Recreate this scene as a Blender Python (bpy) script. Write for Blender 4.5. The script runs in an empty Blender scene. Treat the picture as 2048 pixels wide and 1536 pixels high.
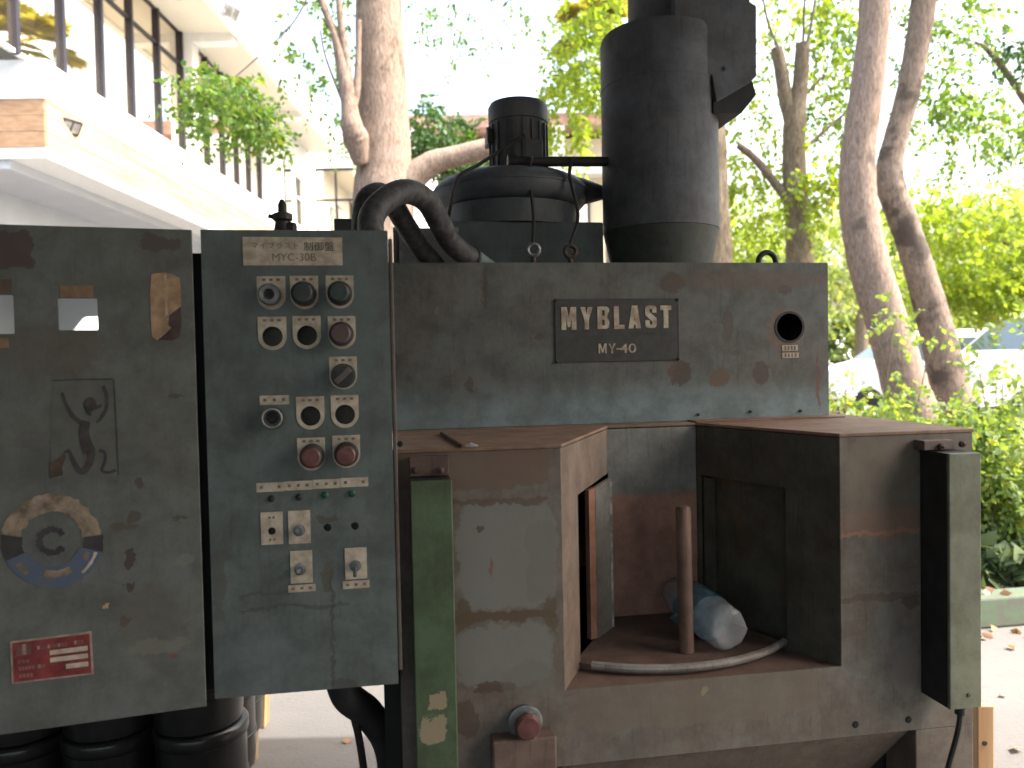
import bpy, bmesh, math, random
import numpy as np
from mathutils import Vector, Matrix
from mathutils.geometry import tessellate_polygon

# ------------------------------------------------------------------ scene, camera, sky, sun, exposure
sc = bpy.context.scene
COL = sc.collection
rad = math.radians
F, H, PITCH, ROLL = 1550.0, 1.4, rad(1.6), 0.02      # focal length in px of the 2048 px picture, eye height
FW = np.array([0, math.cos(PITCH), -math.sin(PITCH)])
R0 = np.array([1., 0, 0]); U0 = np.array([0, math.sin(PITCH), math.cos(PITCH)])
RT = R0 * math.cos(ROLL) - U0 * math.sin(ROLL)
UP = U0 * math.cos(ROLL) + R0 * math.sin(ROLL)
EYE = np.array([0, 0, H])

cam = bpy.data.cameras.new('camera'); camo = bpy.data.objects.new('camera', cam); COL.objects.link(camo)
cam.sensor_width = 36.0; cam.lens = 36.0 * F / 2048.0; cam.clip_start = 0.05; cam.clip_end = 600
m = Matrix.Identity(4)
for i in range(3):
    m[i][0] = RT[i]; m[i][1] = UP[i]; m[i][2] = -FW[i]; m[i][3] = EYE[i]
camo.matrix_world = m
cam.dof.use_dof = True; cam.dof.focus_distance = 1.55; cam.dof.aperture_fstop = 4.5
sc.camera = camo

SUN_EL, SUN_AZ = rad(56), rad(97)       # azimuth clockwise from +y: sun stands to the right, over the trees
world = bpy.data.worlds.new('World'); sc.world = world; world.use_nodes = True
wn = world.node_tree.nodes; wl = world.node_tree.links
bg = wn['Background']; sky = wn.new('ShaderNodeTexSky'); sky.sky_type = 'NISHITA'
sky.sun_disc = False; sky.sun_elevation = SUN_EL; sky.sun_rotation = SUN_AZ
sky.dust_density = 8.0; sky.air_density = 1.5; sky.ozone_density = 0.0
wl.new(sky.outputs[0], bg.inputs[0]); bg.inputs[1].default_value = 0.15
sl = bpy.data.lights.new('sun', 'SUN'); slo = bpy.data.objects.new('sun', sl); COL.objects.link(slo)
sl.energy = 2.3; sl.angle = rad(0.6); sl.color = (1.0, 0.97, 0.92)
sd = Vector((math.sin(SUN_AZ) * math.cos(SUN_EL), math.cos(SUN_AZ) * math.cos(SUN_EL), math.sin(SUN_EL)))
slo.rotation_euler = sd.to_track_quat('Z', 'Y').to_euler(); slo.location = (20, 0, 30)
sc.view_settings.view_transform = 'Standard'; sc.view_settings.look = 'None'
sc.view_settings.exposure = 2.4; sc.view_settings.gamma = 1.0; sc.view_settings.use_curve_mapping = False
sc.cycles.use_denoising = True
sc.cycles.max_bounces = 8; sc.cycles.diffuse_bounces = 3; sc.cycles.glossy_bounces = 4
sc.cycles.transmission_bounces = 6; sc.cycles.transparent_max_bounces = 8
sc.cycles.sample_clamp_indirect = 6.0

# ------------------------------------------------------------------ measuring helpers (photograph px -> metres at a known depth)
def ray(px, py): return FW + RT * ((px - 1024) / F) - UP * ((py - 768) / F)
def at(px, py, Y):
    d = ray(px, py); return EYE + d * (Y / d[1])
def atz(px, py, Z):
    d = ray(px, py); return EYE + d * ((Z - H) / d[2])

class Frame:
    def __init__(s, o, yaw):
        s.o = np.array([o[0], o[1], 0.]); s.yaw = rad(yaw)
        s.X = np.array([math.cos(s.yaw), math.sin(s.yaw), 0]); s.Y = np.array([-math.sin(s.yaw), math.cos(s.yaw), 0])
    def hit(s, px, py, Yl):
        d = ray(px, py); t = (Yl - (EYE - s.o) @ s.Y) / (d @ s.Y); p = EYE + d * t; q = p - s.o
        return float(q @ s.X), float(q @ s.Y), float(p[2])
    def xz(s, px, py, Yl):
        a = s.hit(px, py, Yl); return a[0], a[2]
    def scale(s, px, py, Yl):                      # metres per px at that plane
        return abs(s.hit(px + 1, py, Yl)[0] - s.hit(px, py, Yl)[0])

M = Frame(at(1110, 890, 1.32), 9)        # the blasting machine and the control cabinet
DR = Frame(at(398, 930, 1.16), 17)       # the open door on the left

# ------------------------------------------------------------------ object helpers
def link(o): COL.objects.link(o); return o
def thing(name, label, cat, loc=(0, 0, 0), yaw=0.0, group=None):
    o = link(bpy.data.objects.new(name, None)); o.empty_display_size = 0.1
    o.location = loc; o.rotation_euler = (0, 0, yaw)
    o['label'] = label; o['category'] = cat
    if group: o['group'] = group
    return o
def frame_thing(name, label, cat, fr, group=None):
    return thing(name, label, cat, tuple(fr.o), fr.yaw, group)
def tag(o, label, cat, group=None):
    o['label'] = label; o['category'] = cat
    if group: o['group'] = group
    return o
def struct(o): o['kind'] = 'structure'; return o

class MB:
    def __init__(s): s.v = []; s.f = []; s.mi = []; s.cur = 0
    def add(s, vs, fs):
        b = len(s.v); s.v += [tuple(map(float, p)) for p in vs]
        for f in fs: s.f.append(tuple(b + i for i in f)); s.mi.append(s.cur)
    def box(s, a, b):
        x0, y0, z0 = a; x1, y1, z1 = b
        s.add([(x0,y0,z0),(x1,y0,z0),(x1,y1,z0),(x0,y1,z0),(x0,y0,z1),(x1,y0,z1),(x1,y1,z1),(x0,y1,z1)],
              [(0,3,2,1),(4,5,6,7),(0,1,5,4),(1,2,6,5),(2,3,7,6),(3,0,4,7)])
        return s
    def obox(s, c, ax, ay, az, hx, hy, hz):
        c = np.array(c, float); ax, ay, az = [np.array(q, float) / np.linalg.norm(q) for q in (ax, ay, az)]
        vs = [c + ax*hx*i + ay*hy*j + az*hz*k for k in (-1,1) for i, j in ((-1,-1),(1,-1),(1,1),(-1,1))]
        s.add(vs, [(0,3,2,1),(4,5,6,7),(0,1,5,4),(1,2,6,5),(2,3,7,6),(3,0,4,7)]); return s
    def hexa(s, bot, top):
        s.add(list(bot) + list(top), [(0,3,2,1),(4,5,6,7),(0,1,5,4),(1,2,6,5),(2,3,7,6),(3,0,4,7)]); return s
    def plate(s, outer, holes, fn, th):
        """flat plate with holes: 2-d outline mapped by fn(u, v, w), w from 0 to th"""
        loops = [outer] + list(holes)
        flat = [p for l in loops for p in l]; n = len(flat)
        tris = tessellate_polygon([[Vector((u, v, 0)) for u, v in l] for l in loops])
        vs = [fn(u, v, 0) for u, v in flat] + [fn(u, v, th) for u, v in flat]
        fs = [tuple(t) for t in tris] + [tuple(n + i for i in reversed(t)) for t in tris]
        k = 0
        for l in loops:
            for i in range(len(l)):
                a = k + i; b = k + (i + 1) % len(l); fs.append((a, b, n + b, n + a))
            k += len(l)
        s.add(vs, fs); return s
    def tube(s, path, r, seg=12, cap=True):
        P = [np.array(p, float) for p in path]; n = len(P)
        rr = r if hasattr(r, '__len__') else [r] * n
        up = None; vs = []; fs = []
        for i in range(n):
            t = P[min(i+1, n-1)] - P[max(i-1, 0)]; t /= (np.linalg.norm(t) + 1e-12)
            if up is None:
                a = np.array([0, 0, 1.]) if abs(t[2]) < .9 else np.array([1., 0, 0]); up = np.cross(t, a)
            u = up - t * (up @ t); u /= (np.linalg.norm(u) + 1e-12); w = np.cross(t, u); up = u
            for k in range(seg):
                a = 2*math.pi*k/seg; vs.append(P[i] + (u*math.cos(a) + w*math.sin(a)) * rr[i])
        for i in range(n-1):
            for k in range(seg):
                a = i*seg + k; b = i*seg + (k+1) % seg; fs.append((a, b, b+seg, a+seg))
        if cap:
            fs.append(tuple(reversed(range(seg)))); fs.append(tuple(range((n-1)*seg, n*seg)))
        s.add(vs, fs); return s
    def lathe(s, c, axis, prof, seg=32):
        """prof: (radius, height) along axis from point c"""
        ax = np.array(axis, float); ax /= np.linalg.norm(ax); c = np.array(c, float)
        a = np.array([0, 0, 1.]) if abs(ax[2]) < .9 else np.array([1., 0, 0]); u = np.cross(ax, a); u /= np.linalg.norm(u); w = np.cross(ax, u)
        vs = []; fs = []
        for r, h in prof:
            for k in range(seg):
                t = 2*math.pi*k/seg; vs.append(c + ax*h + (u*math.cos(t) + w*math.sin(t)) * max(r, 1e-5))
        for i in range(len(prof)-1):
            for k in range(seg):
                p = i*seg + k; q = i*seg + (k+1) % seg; fs.append((p, q, q+seg, p+seg))
        if prof[0][0] > 1e-4: fs.append(tuple(reversed(range(seg))))
        if prof[-1][0] > 1e-4: fs.append(tuple(range((len(prof)-1)*seg, len(prof)*seg)))
        s.add(vs, fs); return s
    def build(s, name, mat, parent=None, smooth=False, bevel=0.0, world=False, auto=40):
        v = s.v
        if world and parent is not None:
            iv = (Matrix.Translation(parent.location) @ parent.rotation_euler.to_matrix().to_4x4()).inverted()
            v = [tuple(iv @ Vector(p)) for p in v]
        me = bpy.data.meshes.new(name); me.from_pydata(v, [], s.f)
        mats = mat if isinstance(mat, (list, tuple)) else [mat]
        for q in mats: me.materials.append(q)
        if len(mats) > 1: me.polygons.foreach_set('material_index', s.mi)
        bm = bmesh.new(); bm.from_mesh(me); bmesh.ops.recalc_face_normals(bm, faces=bm.faces)
        if smooth:
            for f in bm.faces: f.smooth = True
            for e in bm.edges:
                if len(e.link_faces) == 2 and e.calc_face_angle(0) > rad(auto): e.smooth = False
        bm.to_mesh(me); bm.free(); me.update()
        o = link(bpy.data.objects.new(name, me))
        if parent is not None: o.parent = parent
        if bevel:
            b = o.modifiers.new('bevel', 'BEVEL'); b.width = bevel; b.segments = 2; b.limit_method = 'ANGLE'; b.angle_limit = rad(50)
        return o

def circle(cx, cy, r, n=28, rx=None):
    return [(cx + (rx or r)*math.cos(2*math.pi*i/n), cy + r*math.sin(2*math.pi*i/n)) for i in range(n)]
def rect(x0, y0, x1, y1): return [(x0, y0), (x1, y0), (x1, y1), (x0, y1)]
def smooth_path(pts, n=8):
    P = [np.array(p, float) for p in pts]; P = [2*P[0]-P[1]] + P + [2*P[-1]-P[-2]]; out = []
    for i in range(1, len(P)-2):
        for k in range(n):
            t = k/n; a, b, c, d = P[i-1], P[i], P[i+1], P[i+2]
            out.append(.5*((2*b) + (c-a)*t + (2*a-5*b+4*c-d)*t*t + (3*b-a-3*c+d)*t**3))
    out.append(P[-2]); return out

# ------------------------------------------------------------------ materials
class NT:
    def __init__(s, name):
        s.m = bpy.data.materials.new(name); s.m.use_nodes = True; s.t = s.m.node_tree; s.b = s.t.nodes['Principled BSDF']
        s.out = s.t.nodes['Material Output']
    def n(s, typ, **kw):
        q = s.t.nodes.new(typ)
        for k, v in kw.items(): setattr(q, k, v)
        return q
    def l(s, a, b): s.t.links.new(a, b)
    def val(s, x):
        return x
    def math(s, op, a, b=None, c=None, clamp=False):
        q = s.n('ShaderNodeMath', operation=op, use_clamp=clamp)
        for i, x in enumerate((a, b, c)):
            if x is None: continue
            if isinstance(x, (int, float)): q.inputs[i].default_value = x
            else: s.l(x, q.inputs[i])
        return q.outputs[0]
    def mix(s, fac, a, b):
        q = s.n('ShaderNodeMix', data_type='RGBA')
        for sock, x in ((q.inputs[0], fac), (q.inputs[6], a), (q.inputs[7], b)):
            if isinstance(x, (int, float)): sock.default_value = x
            elif isinstance(x, (tuple, list)): sock.default_value = (*x[:3], 1)
            else: s.l(x, sock)
        return q.outputs[2]
    def noise(s, scale, detail=5, rough=.6, vec=None, mapscale=None, dist=0):
        q = s.n('ShaderNodeTexNoise'); q.inputs['Scale'].default_value = scale; q.inputs['Detail'].default_value = detail
        q.inputs['Roughness'].default_value = rough; q.inputs['Distortion'].default_value = dist
        v = vec if vec is not None else s.coord()
        if mapscale:
            mp = s.n('ShaderNodeMapping'); mp.inputs['Scale'].default_value = mapscale; s.l(v, mp.inputs[0]); v = mp.outputs[0]
        s.l(v, q.inputs['Vector']); return q.outputs['Fac']
    def coord(s):
        if not hasattr(s, '_c'): s._c = s.n('ShaderNodeTexCoord').outputs['Object']
        return s._c
    def ramp(s, x, lo, hi):
        q = s.n('ShaderNodeMapRange', interpolation_type='SMOOTHSTEP'); q.inputs[1].default_value = lo; q.inputs[2].default_value = hi
        s.l(x, q.inputs[0]); return q.outputs[0]
    def bump(s, h, strength=.3, dist=.002):
        q = s.n('ShaderNodeBump'); q.inputs['Strength'].default_value = strength; q.inputs['Distance'].default_value = dist
        s.l(h, q.inputs['Height']); s.l(q.outputs[0], s.b.inputs['Normal'])

def flat(name, col, rough=.6, metal=0.0, var=.25, scale=18, bump=.1, dirt=None, spec=.4):
    t = NT(name); nz = t.noise(scale, 5)
    d = dirt or tuple(c * (1 - 2*var) for c in col); u = tuple(min(1, c * (1 + var*.5)) for c in col)
    t.l(t.mix(t.ramp(nz, .3, .72), d, u), t.b.inputs['Base Color'])
    t.b.inputs['Roughness'].default_value = rough; t.b.inputs['Metallic'].default_value = metal
    t.b.inputs['Specular IOR Level'].default_value = spec
    if bump: t.bump(t.noise(scale*6, 4), bump, .001)
    return t.m

def paint(name, base, dirt, rust=(.13,.075,.05), dirt_lo=.35, dirt_hi=.75, chips=.69, streak=.5, rough=.62,
          stains=(), zband=None, xband=None):
    """old machine paint: blotchy grime, vertical dribbles, chipped specks of rust, named stains with a shape of their own"""
    t = NT(name)
    n1 = t.noise(5.5, 7, .64, dist=.15); n2 = t.noise(38, 6, .7); n3 = t.noise(14, 5, .6, mapscale=(9, 9, .9)); n4 = t.noise(130, 3, .6)
    c = t.mix(t.ramp(n1, dirt_lo, dirt_hi), base, dirt)
    c = t.mix(t.math('MULTIPLY', t.ramp(n3, .52, .74), streak), c, tuple(x*.55 for x in dirt))
    if zband:                                        # (z low, z high, colour): paint that stayed cleaner low down
        sx = t.n('ShaderNodeSeparateXYZ'); t.l(t.coord(), sx.inputs[0])
        zz = t.math('ADD', sx.outputs[2], t.math('MULTIPLY', t.math('SUBTRACT', n1, .5), zband[3]))
        c = t.mix(t.math('MULTIPLY', t.math('SUBTRACT', 1.0, t.ramp(zz, zband[0], zband[1])), zband[4]), c, zband[2])
    c = t.mix(t.ramp(n2, chips, chips+.06), c, rust)
    c = t.mix(t.math('MULTIPLY', t.ramp(n4, .45, .8), .25), c, tuple(x*1.5 for x in dirt))
    cl_ = t.noise(13, 7, .7, dist=.15); c2 = t.n('ShaderNodeMix', data_type='RGBA', blend_type='MULTIPLY'); c2.inputs[0].default_value = 1.0
    t.l(c, c2.inputs[6]); t.l(t.mix(t.ramp(cl_, .32, .68), (.74,.72,.70), (1.2,1.2,1.2)), c2.inputs[7]); c = c2.outputs[2]
    if stains:
        def wn_(sc_, amp, src):
            q = t.n('ShaderNodeTexNoise'); q.inputs['Scale'].default_value = sc_; q.inputs['Detail'].default_value = 4; q.inputs['Roughness'].default_value = .65; t.l(t.coord(), q.inputs['Vector'])
            a_ = t.n('ShaderNodeVectorMath', operation='SUBTRACT'); t.l(q.outputs['Color'], a_.inputs[0]); a_.inputs[1].default_value = (.5, .5, .5)
            b_ = t.n('ShaderNodeVectorMath', operation='SCALE'); t.l(a_.outputs[0], b_.inputs[0]); b_.inputs[3].default_value = amp
            c_ = t.n('ShaderNodeVectorMath', operation='ADD'); t.l(src, c_.inputs[0]); t.l(b_.outputs[0], c_.inputs[1]); return c_.outputs[0]
        sep = t.n('ShaderNodeSeparateXYZ'); t.l(wn_(110, .012, wn_(26, .035, t.coord())), sep.inputs[0])
        e = t.math('MULTIPLY', t.math('SUBTRACT', t.noise(30, 5, .7), .5), 1.0)
        for (x, z, rx, rz, col, st, sq) in stains:
            a = t.math('ABSOLUTE', t.math('DIVIDE', t.math('SUBTRACT', sep.outputs[0], x), rx))
            b = t.math('ABSOLUTE', t.math('DIVIDE', t.math('SUBTRACT', sep.outputs[2], z), rz))
            p = 5.0 if sq else 2.0
            r = t.math('ADD', t.math('POWER', a, p), t.math('POWER', b, p))
            r = t.math('ADD', r, t.math('MULTIPLY', e, 2.2 if not sq else 1.6))
            c = t.mix(t.math('MULTIPLY', t.math('SUBTRACT', 1.0, t.ramp(r, .75, 1.15)), st), c, col)
    t.l(c, t.b.inputs['Base Color'])
    t.l(t.math('ADD', t.math('MULTIPLY', n2, .3), rough-.15), t.b.inputs['Roughness'])
    t.b.inputs['Specular IOR Level'].default_value = .35
    t.bump(t.math('ADD', n2, t.math('MULTIPLY', n1, 2.0)), .18, .0015)
    return t.m

def px_stain(fr, Y, px, py, rx, ry, col, st=.8, sq=0):
    x, z = fr.xz(px, py, Y); k = fr.scale(px, py, Y); return (x, z, rx*k, ry*k, col, st, sq)

def bark(name, a, b, dark, scale=9, patch=(.62,.72)):
    t = NT(name)
    n1 = t.noise(scale*1.5, 8, .72, mapscale=(3.4, 3.4, .8), dist=.8); n2 = t.noise(2.6, 5, .6); n3 = t.noise(30, 6, .75, mapscale=(2.6, 2.6, .6), dist=.5)
    c = t.mix(t.ramp(n1, .38, .62), b, a); c = t.mix(t.math('MULTIPLY', t.ramp(n3, .5, .64), .75), c, tuple(x*.5 for x in b))
    c = t.mix(t.math('MULTIPLY', t.ramp(n2, *patch), .85), c, dark)
    t.l(c, t.b.inputs['Base Color']); t.b.inputs['Roughness'].default_value = .9; t.b.inputs['Specular IOR Level'].default_value = .15
    t.bump(t.math('ADD', n1, t.math('MULTIPLY', n3, .5)), .8, .02); return t.m

def leaf_mat(name, dark, light, yellow, trans=.45, ylim=.86):
    t = NT(name); g = t.n('ShaderNodeNewGeometry'); rnd = g.outputs['Random Per Island']
    c = t.mix(rnd, dark, light); c = t.mix(t.ramp(t.math('FRACT', t.math('MULTIPLY', rnd, 7.31)), ylim, ylim+.1), c, yellow)
    t.l(c, t.b.inputs['Base Color']); t.b.inputs['Roughness'].default_value = .5; t.b.inputs['Specular IOR Level'].default_value = .3
    tr = t.n('ShaderNodeBsdfTranslucent'); tc = t.n('ShaderNodeMix', data_type='RGBA', blend_type='MULTIPLY')
    tc.inputs[0].default_value = 1; t.l(c, tc.inputs[6]); tc.inputs[7].default_value = (1.9, 1.8, .6, 1); t.l(tc.outputs[2], tr.inputs[0])
    mx = t.n('ShaderNodeMixShader'); mx.inputs[0].default_value = trans; t.l(t.b.outputs[0], mx.inputs[1]); t.l(tr.outputs[0], mx.inputs[2])
    t.l(mx.outputs[0], t.out.inputs[0]); return t.m

TEAL = (.108, .132, .135); OLIVE = (.125, .122, .105); BROWN = (.125, .085, .066); RUST = (.20, .105, .07); DKRUST = (.075, .05, .042)
LIGHTW = (.168, .176, .166); BLUE = (.165, .225, .25)
mm = lambda *a, **k: px_stain(M, *a, **k)
UD = .38                                     # depth of the upper box's front behind the lower front
m_upper = paint('upper_box_paint', (.106, .117, .117), (.110, .104, .098), zband=(1.285, 1.37, BLUE, .09, .85), stains=[
    mm(UD,1345,565,26,22,DKRUST,.75), mm(UD,1360,745,24,24,DKRUST,.8), mm(UD,1440,757,22,17,BROWN,.9), mm(UD,1523,745,17,22,DKRUST,.7),
    mm(UD,1455,650,12,30,DKRUST,.5), mm(UD,940,770,10,14,DKRUST,.6), mm(UD,1570,580,14,9,DKRUST,.6), mm(UD,1340,700,18,60,BROWN,.5),
    mm(UD,967,575,4,45,DKRUST,.6), mm(UD,875,620,6,10,LIGHTW,.4), mm(UD,1500,560,160,20,BROWN,.45), mm(UD,1635,770,3,50,(.16,.05,.035),.7),
    mm(UD,1570,660,38,40,RUST,.4), mm(UD,1080,672,9,8,DKRUST,.6)])
m_front = paint('front_panel_paint', (.138,.138,.128), (.128,.106,.092), dirt_lo=.3, dirt_hi=.62, chips=.66, stains=[
    mm(0,1015,1110,100,105,LIGHTW,.75,1), mm(0,960,1110,45,95,(.165,.168,.158),.6,1), mm(0,1080,1120,30,80,(.138,.128,.114),.5,1),
    mm(0,1010,1232,105,11,(.085,.06,.04),.9,1), mm(0,1000,1003,95,7,(.09,.065,.05),.7,1), mm(0,925,1235,18,40,(.09,.07,.045),.8),
    mm(0,1100,1230,16,40,(.09,.07,.045),.8), mm(0,1010,1310,100,62,LIGHTW,.7,1), mm(0,990,1376,42,10,DKRUST,.85,1), mm(0,950,935,160,45,BROWN,.8,1),
    mm(0,980,1130,5,22,(.17,.06,.05),.7), mm(0,958,1060,7,9,DKRUST,.8), mm(0,1060,1360,60,40,OLIVE,.5),
    mm(0,1770,1045,90,30,(.20,.11,.08),.6), mm(0,1765,1065,85,4,(.26,.14,.10),.8,1), mm(0,1760,1195,85,7,DKRUST,.5,1), mm(0,1820,1205,18,13,DKRUST,.7),
    mm(0,1850,1075,8,60,(.17,.05,.055),.6), mm(0,1770,1240,20,35,LIGHTW,.4), mm(0,1400,1400,250,45,(.14,.115,.095),.6,1), mm(0,1420,1340,240,12,BROWN,.6,1),
    mm(0,1810,1330,30,60,(.18,.16,.15),.5), mm(0,1410,1380,6,10,(.25,.2,.13),.7), mm(0,1760,950,70,70,(.15,.125,.10),.5,1), mm(0,935,1440,25,40,DKRUST,.7)])
m_shelf = paint('shelf_paint', (.24,.148,.104), (.175,.118,.09), dirt_lo=.3, dirt_hi=.7, chips=.72, streak=.15, stains=[])
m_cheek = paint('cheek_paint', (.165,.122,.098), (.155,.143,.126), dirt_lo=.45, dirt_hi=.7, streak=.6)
m_cheek_shade = paint('cheek_shade_paint', (.075,.075,.062), (.06,.05,.04))  # right cheek's lack of light put into a darker copy of the paint
zb = M.hit(1300, 985, .33)[2]
m_back = paint('back_panel_paint', (.20,.216,.214), (.175,.178,.17), zband=(zb-.012, zb+.012, (.32,.17,.132), .03, .95))
m_teal = paint('control_cabinet_paint', TEAL, (.092,.109,.110), dirt_lo=.4, dirt_hi=.85, chips=.78, streak=.3, stains=[
    mm(-.06,590,1215,110,4,(.06,.065,.06),.6,1), mm(-.06,530,1190,60,4,(.06,.06,.055),.5,1), mm(-.06,665,1265,4,120,(.055,.06,.055),.6,1), mm(-.06,655,1150,10,32,(.09,.075,.055),.6,1),
    mm(-.06,655,1037,22,8,(.075,.065,.05),.7), mm(-.06,440,1170,14,80,(.085,.075,.065),.5,1), mm(-.06,690,1370,30,18,(.06,.055,.05),.6),
    mm(-.06,700,640,50,160,(.12,.15,.15),.5)])
dd = lambda *a, **k: px_stain(DR, 0.0, *a, **k)
m_door = paint('door_paint', (.112,.121,.117), (.102,.100,.095), dirt_lo=.42, dirt_hi=.8, chips=.8, streak=.25, stains=[
    dd(22,495,45,42,(.07,.045,.045),.8,1), dd(322,487,42,16,(.075,.052,.048),.7,1), dd(270,1030,16,10,(.075,.06,.05),.8,1), dd(250,1052,32,10,(.08,.065,.05),.7),
    dd(262,1118,9,17,(.06,.045,.042),.9,1), dd(262,1172,9,9,(.06,.045,.042),.9), dd(358,1038,17,4,(.07,.06,.05),.8), dd(350,792,17,4,(.07,.06,.05),.8),
    dd(300,1235,70,75,(.10,.095,.08),.5), dd(352,1312,8,6,(.2,.05,.04),.8), dd(205,1212,5,7,(.45,.28,.18),.9), dd(280,965,8,12,(.07,.055,.05),.8),
    dd(320,1290,60,16,(.155,.155,.135),.6), dd(100,700,120,60,(.10,.085,.07),.5), dd(370,1120,20,12,(.16,.165,.15),.6), dd(255,1240,14,16,(.085,.055,.05),.7)])
m_black = flat('black_rubber', (.024,.024,.027), .55, bump=.05)
m_dark = flat('dark_steel_gap_shade', (.012,.014,.014), .8, bump=0)  # near-black, carries the shade of gaps and recesses in its colour
m_duct = paint('duct_paint', (.092,.102,.124), (.096,.096,.104), dirt_lo=.4, dirt_hi=.8, chips=.8, streak=.5, rough=.7)  # bluish lift in the colour stands in for veiling glare
m_ductbase = paint('duct_base_paint', (.06,.075,.07), (.05,.05,.045))
m_blower = paint('blower_paint', (.066,.080,.100), (.078,.080,.088), chips=.76, rough=.55)  # raised and blued like the duct, glare mixed into the paint
m_dustbox = paint('dust_box_paint', (.05,.072,.078), (.042,.052,.054))
m_green = paint('green_cover_paint', (.072,.108,.062), (.058,.080,.050), dirt_lo=.45, dirt_hi=.9, chips=.8, streak=.2, rough=.5, stains=[
    mm(-.06,872,1405,20,16,(.30,.245,.165),.9,1), mm(-.06,866,1460,26,30,(.29,.235,.16),.9,1), mm(-.06,860,1435,14,6,(.072,.108,.062),.9)])
m_green2 = paint('pale_green_cover_paint', (.140,.158,.118), (.115,.112,.093), dirt_lo=.4, dirt_hi=.8, chips=.82, streak=.2, rough=.5)
m_rustpole = paint('rust_pole', (.15,.092,.072), (.11,.072,.058), streak=.6)
m_rim = flat('worn_rim_steel', (.33,.32,.30), .55, .3, .3, 40)
m_legend = flat('legend_plate', (.52,.46,.375), .6, var=.16, scale=60, bump=0, dirt=(.34,.285,.225))
m_cap = flat('dark_button', (.038,.044,.046), .45, bump=0); m_red = flat('red_button', (.15,.062,.06), .45, var=.2, scale=60, bump=0)
m_brownb = flat('brown_button', (.11,.075,.078), .5, bump=0); m_chrome = flat('dull_chrome', (.22,.235,.245), .45, .6, .2, 40, bump=0)
m_ink = flat('faded_ink', (.055,.05,.05), .8, bump=0); m_ink2 = flat('very_faded_ink', (.2,.165,.135), .8, bump=0)
m_led = flat('green_led', (.02,.10,.06), .3, bump=0)
m_plate = flat('nameplate_black', (.052,.052,.052), .5, var=.15, scale=40, bump=.03)
m_letter = flat('plate_letter', (.50,.44,.36), .6, var=.14, scale=45, bump=0, dirt=(.26,.20,.15))
m_frame = flat('plate_edge', (.10,.10,.095), .45, .3, bump=0)
m_bolt = flat('rusty_bolt', (.10,.07,.06), .7, .3, .3, 90); m_white = flat('white_paint', (.80,.80,.79), .5, var=.03, bump=0)
m_cream = flat('cream_soffit', (.74,.70,.60), .7, var=.02, bump=0); m_grey = flat('grey_soffit', (.50,.52,.56), .7, var=.04, scale=2, bump=0)
m_mull = flat('dark_mullion', (.035,.032,.045), .35, .4, .1, bump=0)
m_conc = flat('canopy_metal', (.24,.25,.26), .7, bump=0)

def wood_mat(name, a, b, axis=(1, 14, 14)):
    t = NT(name); n = t.noise(2.2, 6, .6, mapscale=axis, dist=.3); t.l(t.mix(t.ramp(n, .3, .7), a, b), t.b.inputs['Base Color'])
    t.b.inputs['Roughness'].default_value = .6; return t.m
m_wood = wood_mat('wood_cladding', (.33,.19,.105), (.47,.31,.19), (2.2, .35, 9))
m_timber = wood_mat('raw_timber', (.26,.15,.07), (.38,.24,.12), (9, 9, .6))

def glass_mirror(name, tint):
    t = NT(name); t.b.inputs['Base Color'].default_value = (*tint, 1); t.b.inputs['Metallic'].default_value = 1; t.b.inputs['Roughness'].default_value = .01
    d = t.n('ShaderNodeBsdfDiffuse'); d.inputs[0].default_value = (.16, .13, .09, 1); mx = t.n('ShaderNodeMixShader'); mx.inputs[0].default_value = .88
    t.l(d.outputs[0], mx.inputs[1]); t.l(t.b.outputs[0], mx.inputs[2]); t.l(mx.outputs[0], t.out.inputs[0]); return t.m
m_glass = glass_mirror('reflective_glazing', (.94, .86, .72))

# ------------------------------------------------------------------ ground, kerb
def ground_mat():
    t = NT('sandy_concrete'); n1 = t.noise(.7, 6, .6); n2 = t.noise(6, 7, .7); n3 = t.noise(60, 4, .7); n4 = t.noise(2.2, 5, .65, mapscale=(1, 2.5, 1))
    c = t.mix(t.ramp(n1, .35, .7), (.088, .083, .080), (.108, .104, .102)); c = t.mix(t.math('MULTIPLY', t.ramp(n4, .56, .72), .55), c, (.068, .060, .055))
    c = t.mix(t.math('MULTIPLY', t.ramp(n2, .58, .75), .5), c, (.072, .065, .06)); c = t.mix(t.math('MULTIPLY', t.ramp(n3, .6, .75), .35), c, (.05, .045, .041))
    t.l(c, t.b.inputs['Base Color']); t.b.inputs['Roughness'].default_value = .9; t.bump(t.math('ADD', n2, n3), .4, .01); return t.m
g = MB(); g.add([(-200,-80,0),(200,-80,0),(200,400,0),(-200,400,0)], [(0,1,2,3)])
struct(g.build('ground', ground_mat()))
m_soil = flat('planter_soil', (.12,.085,.06), .95, var=.35, scale=9, bump=.6)
m_kerb = flat('shaded_green_kerb_paint', (.05,.085,.05), .85, var=.35, scale=22, bump=.3, dirt=(.07,.066,.056))  # green lowered to hold the plants' shade on the kerb
k0 = atz(1930, 1262, 0); k1 = atz(2060, 1251, 0)
kd = (k1 - k0) / np.linalg.norm(k1 - k0); kn = np.array([-kd[1], kd[0], 0])
def kp(u, w, z): q = k0 + kd*u + kn*w; return (q[0], q[1], z)
soil = MB(); soil.hexa([kp(-1.3,.15,.0),kp(9,.15,.0),kp(9,5.2,.0),kp(-1.3,5.2,.0)], [kp(-1.3,.15,.10),kp(9,.15,.10),kp(9,5.2,.12),kp(-1.3,5.2,.12)])
struct(soil.build('planter_bed', m_soil))
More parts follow.
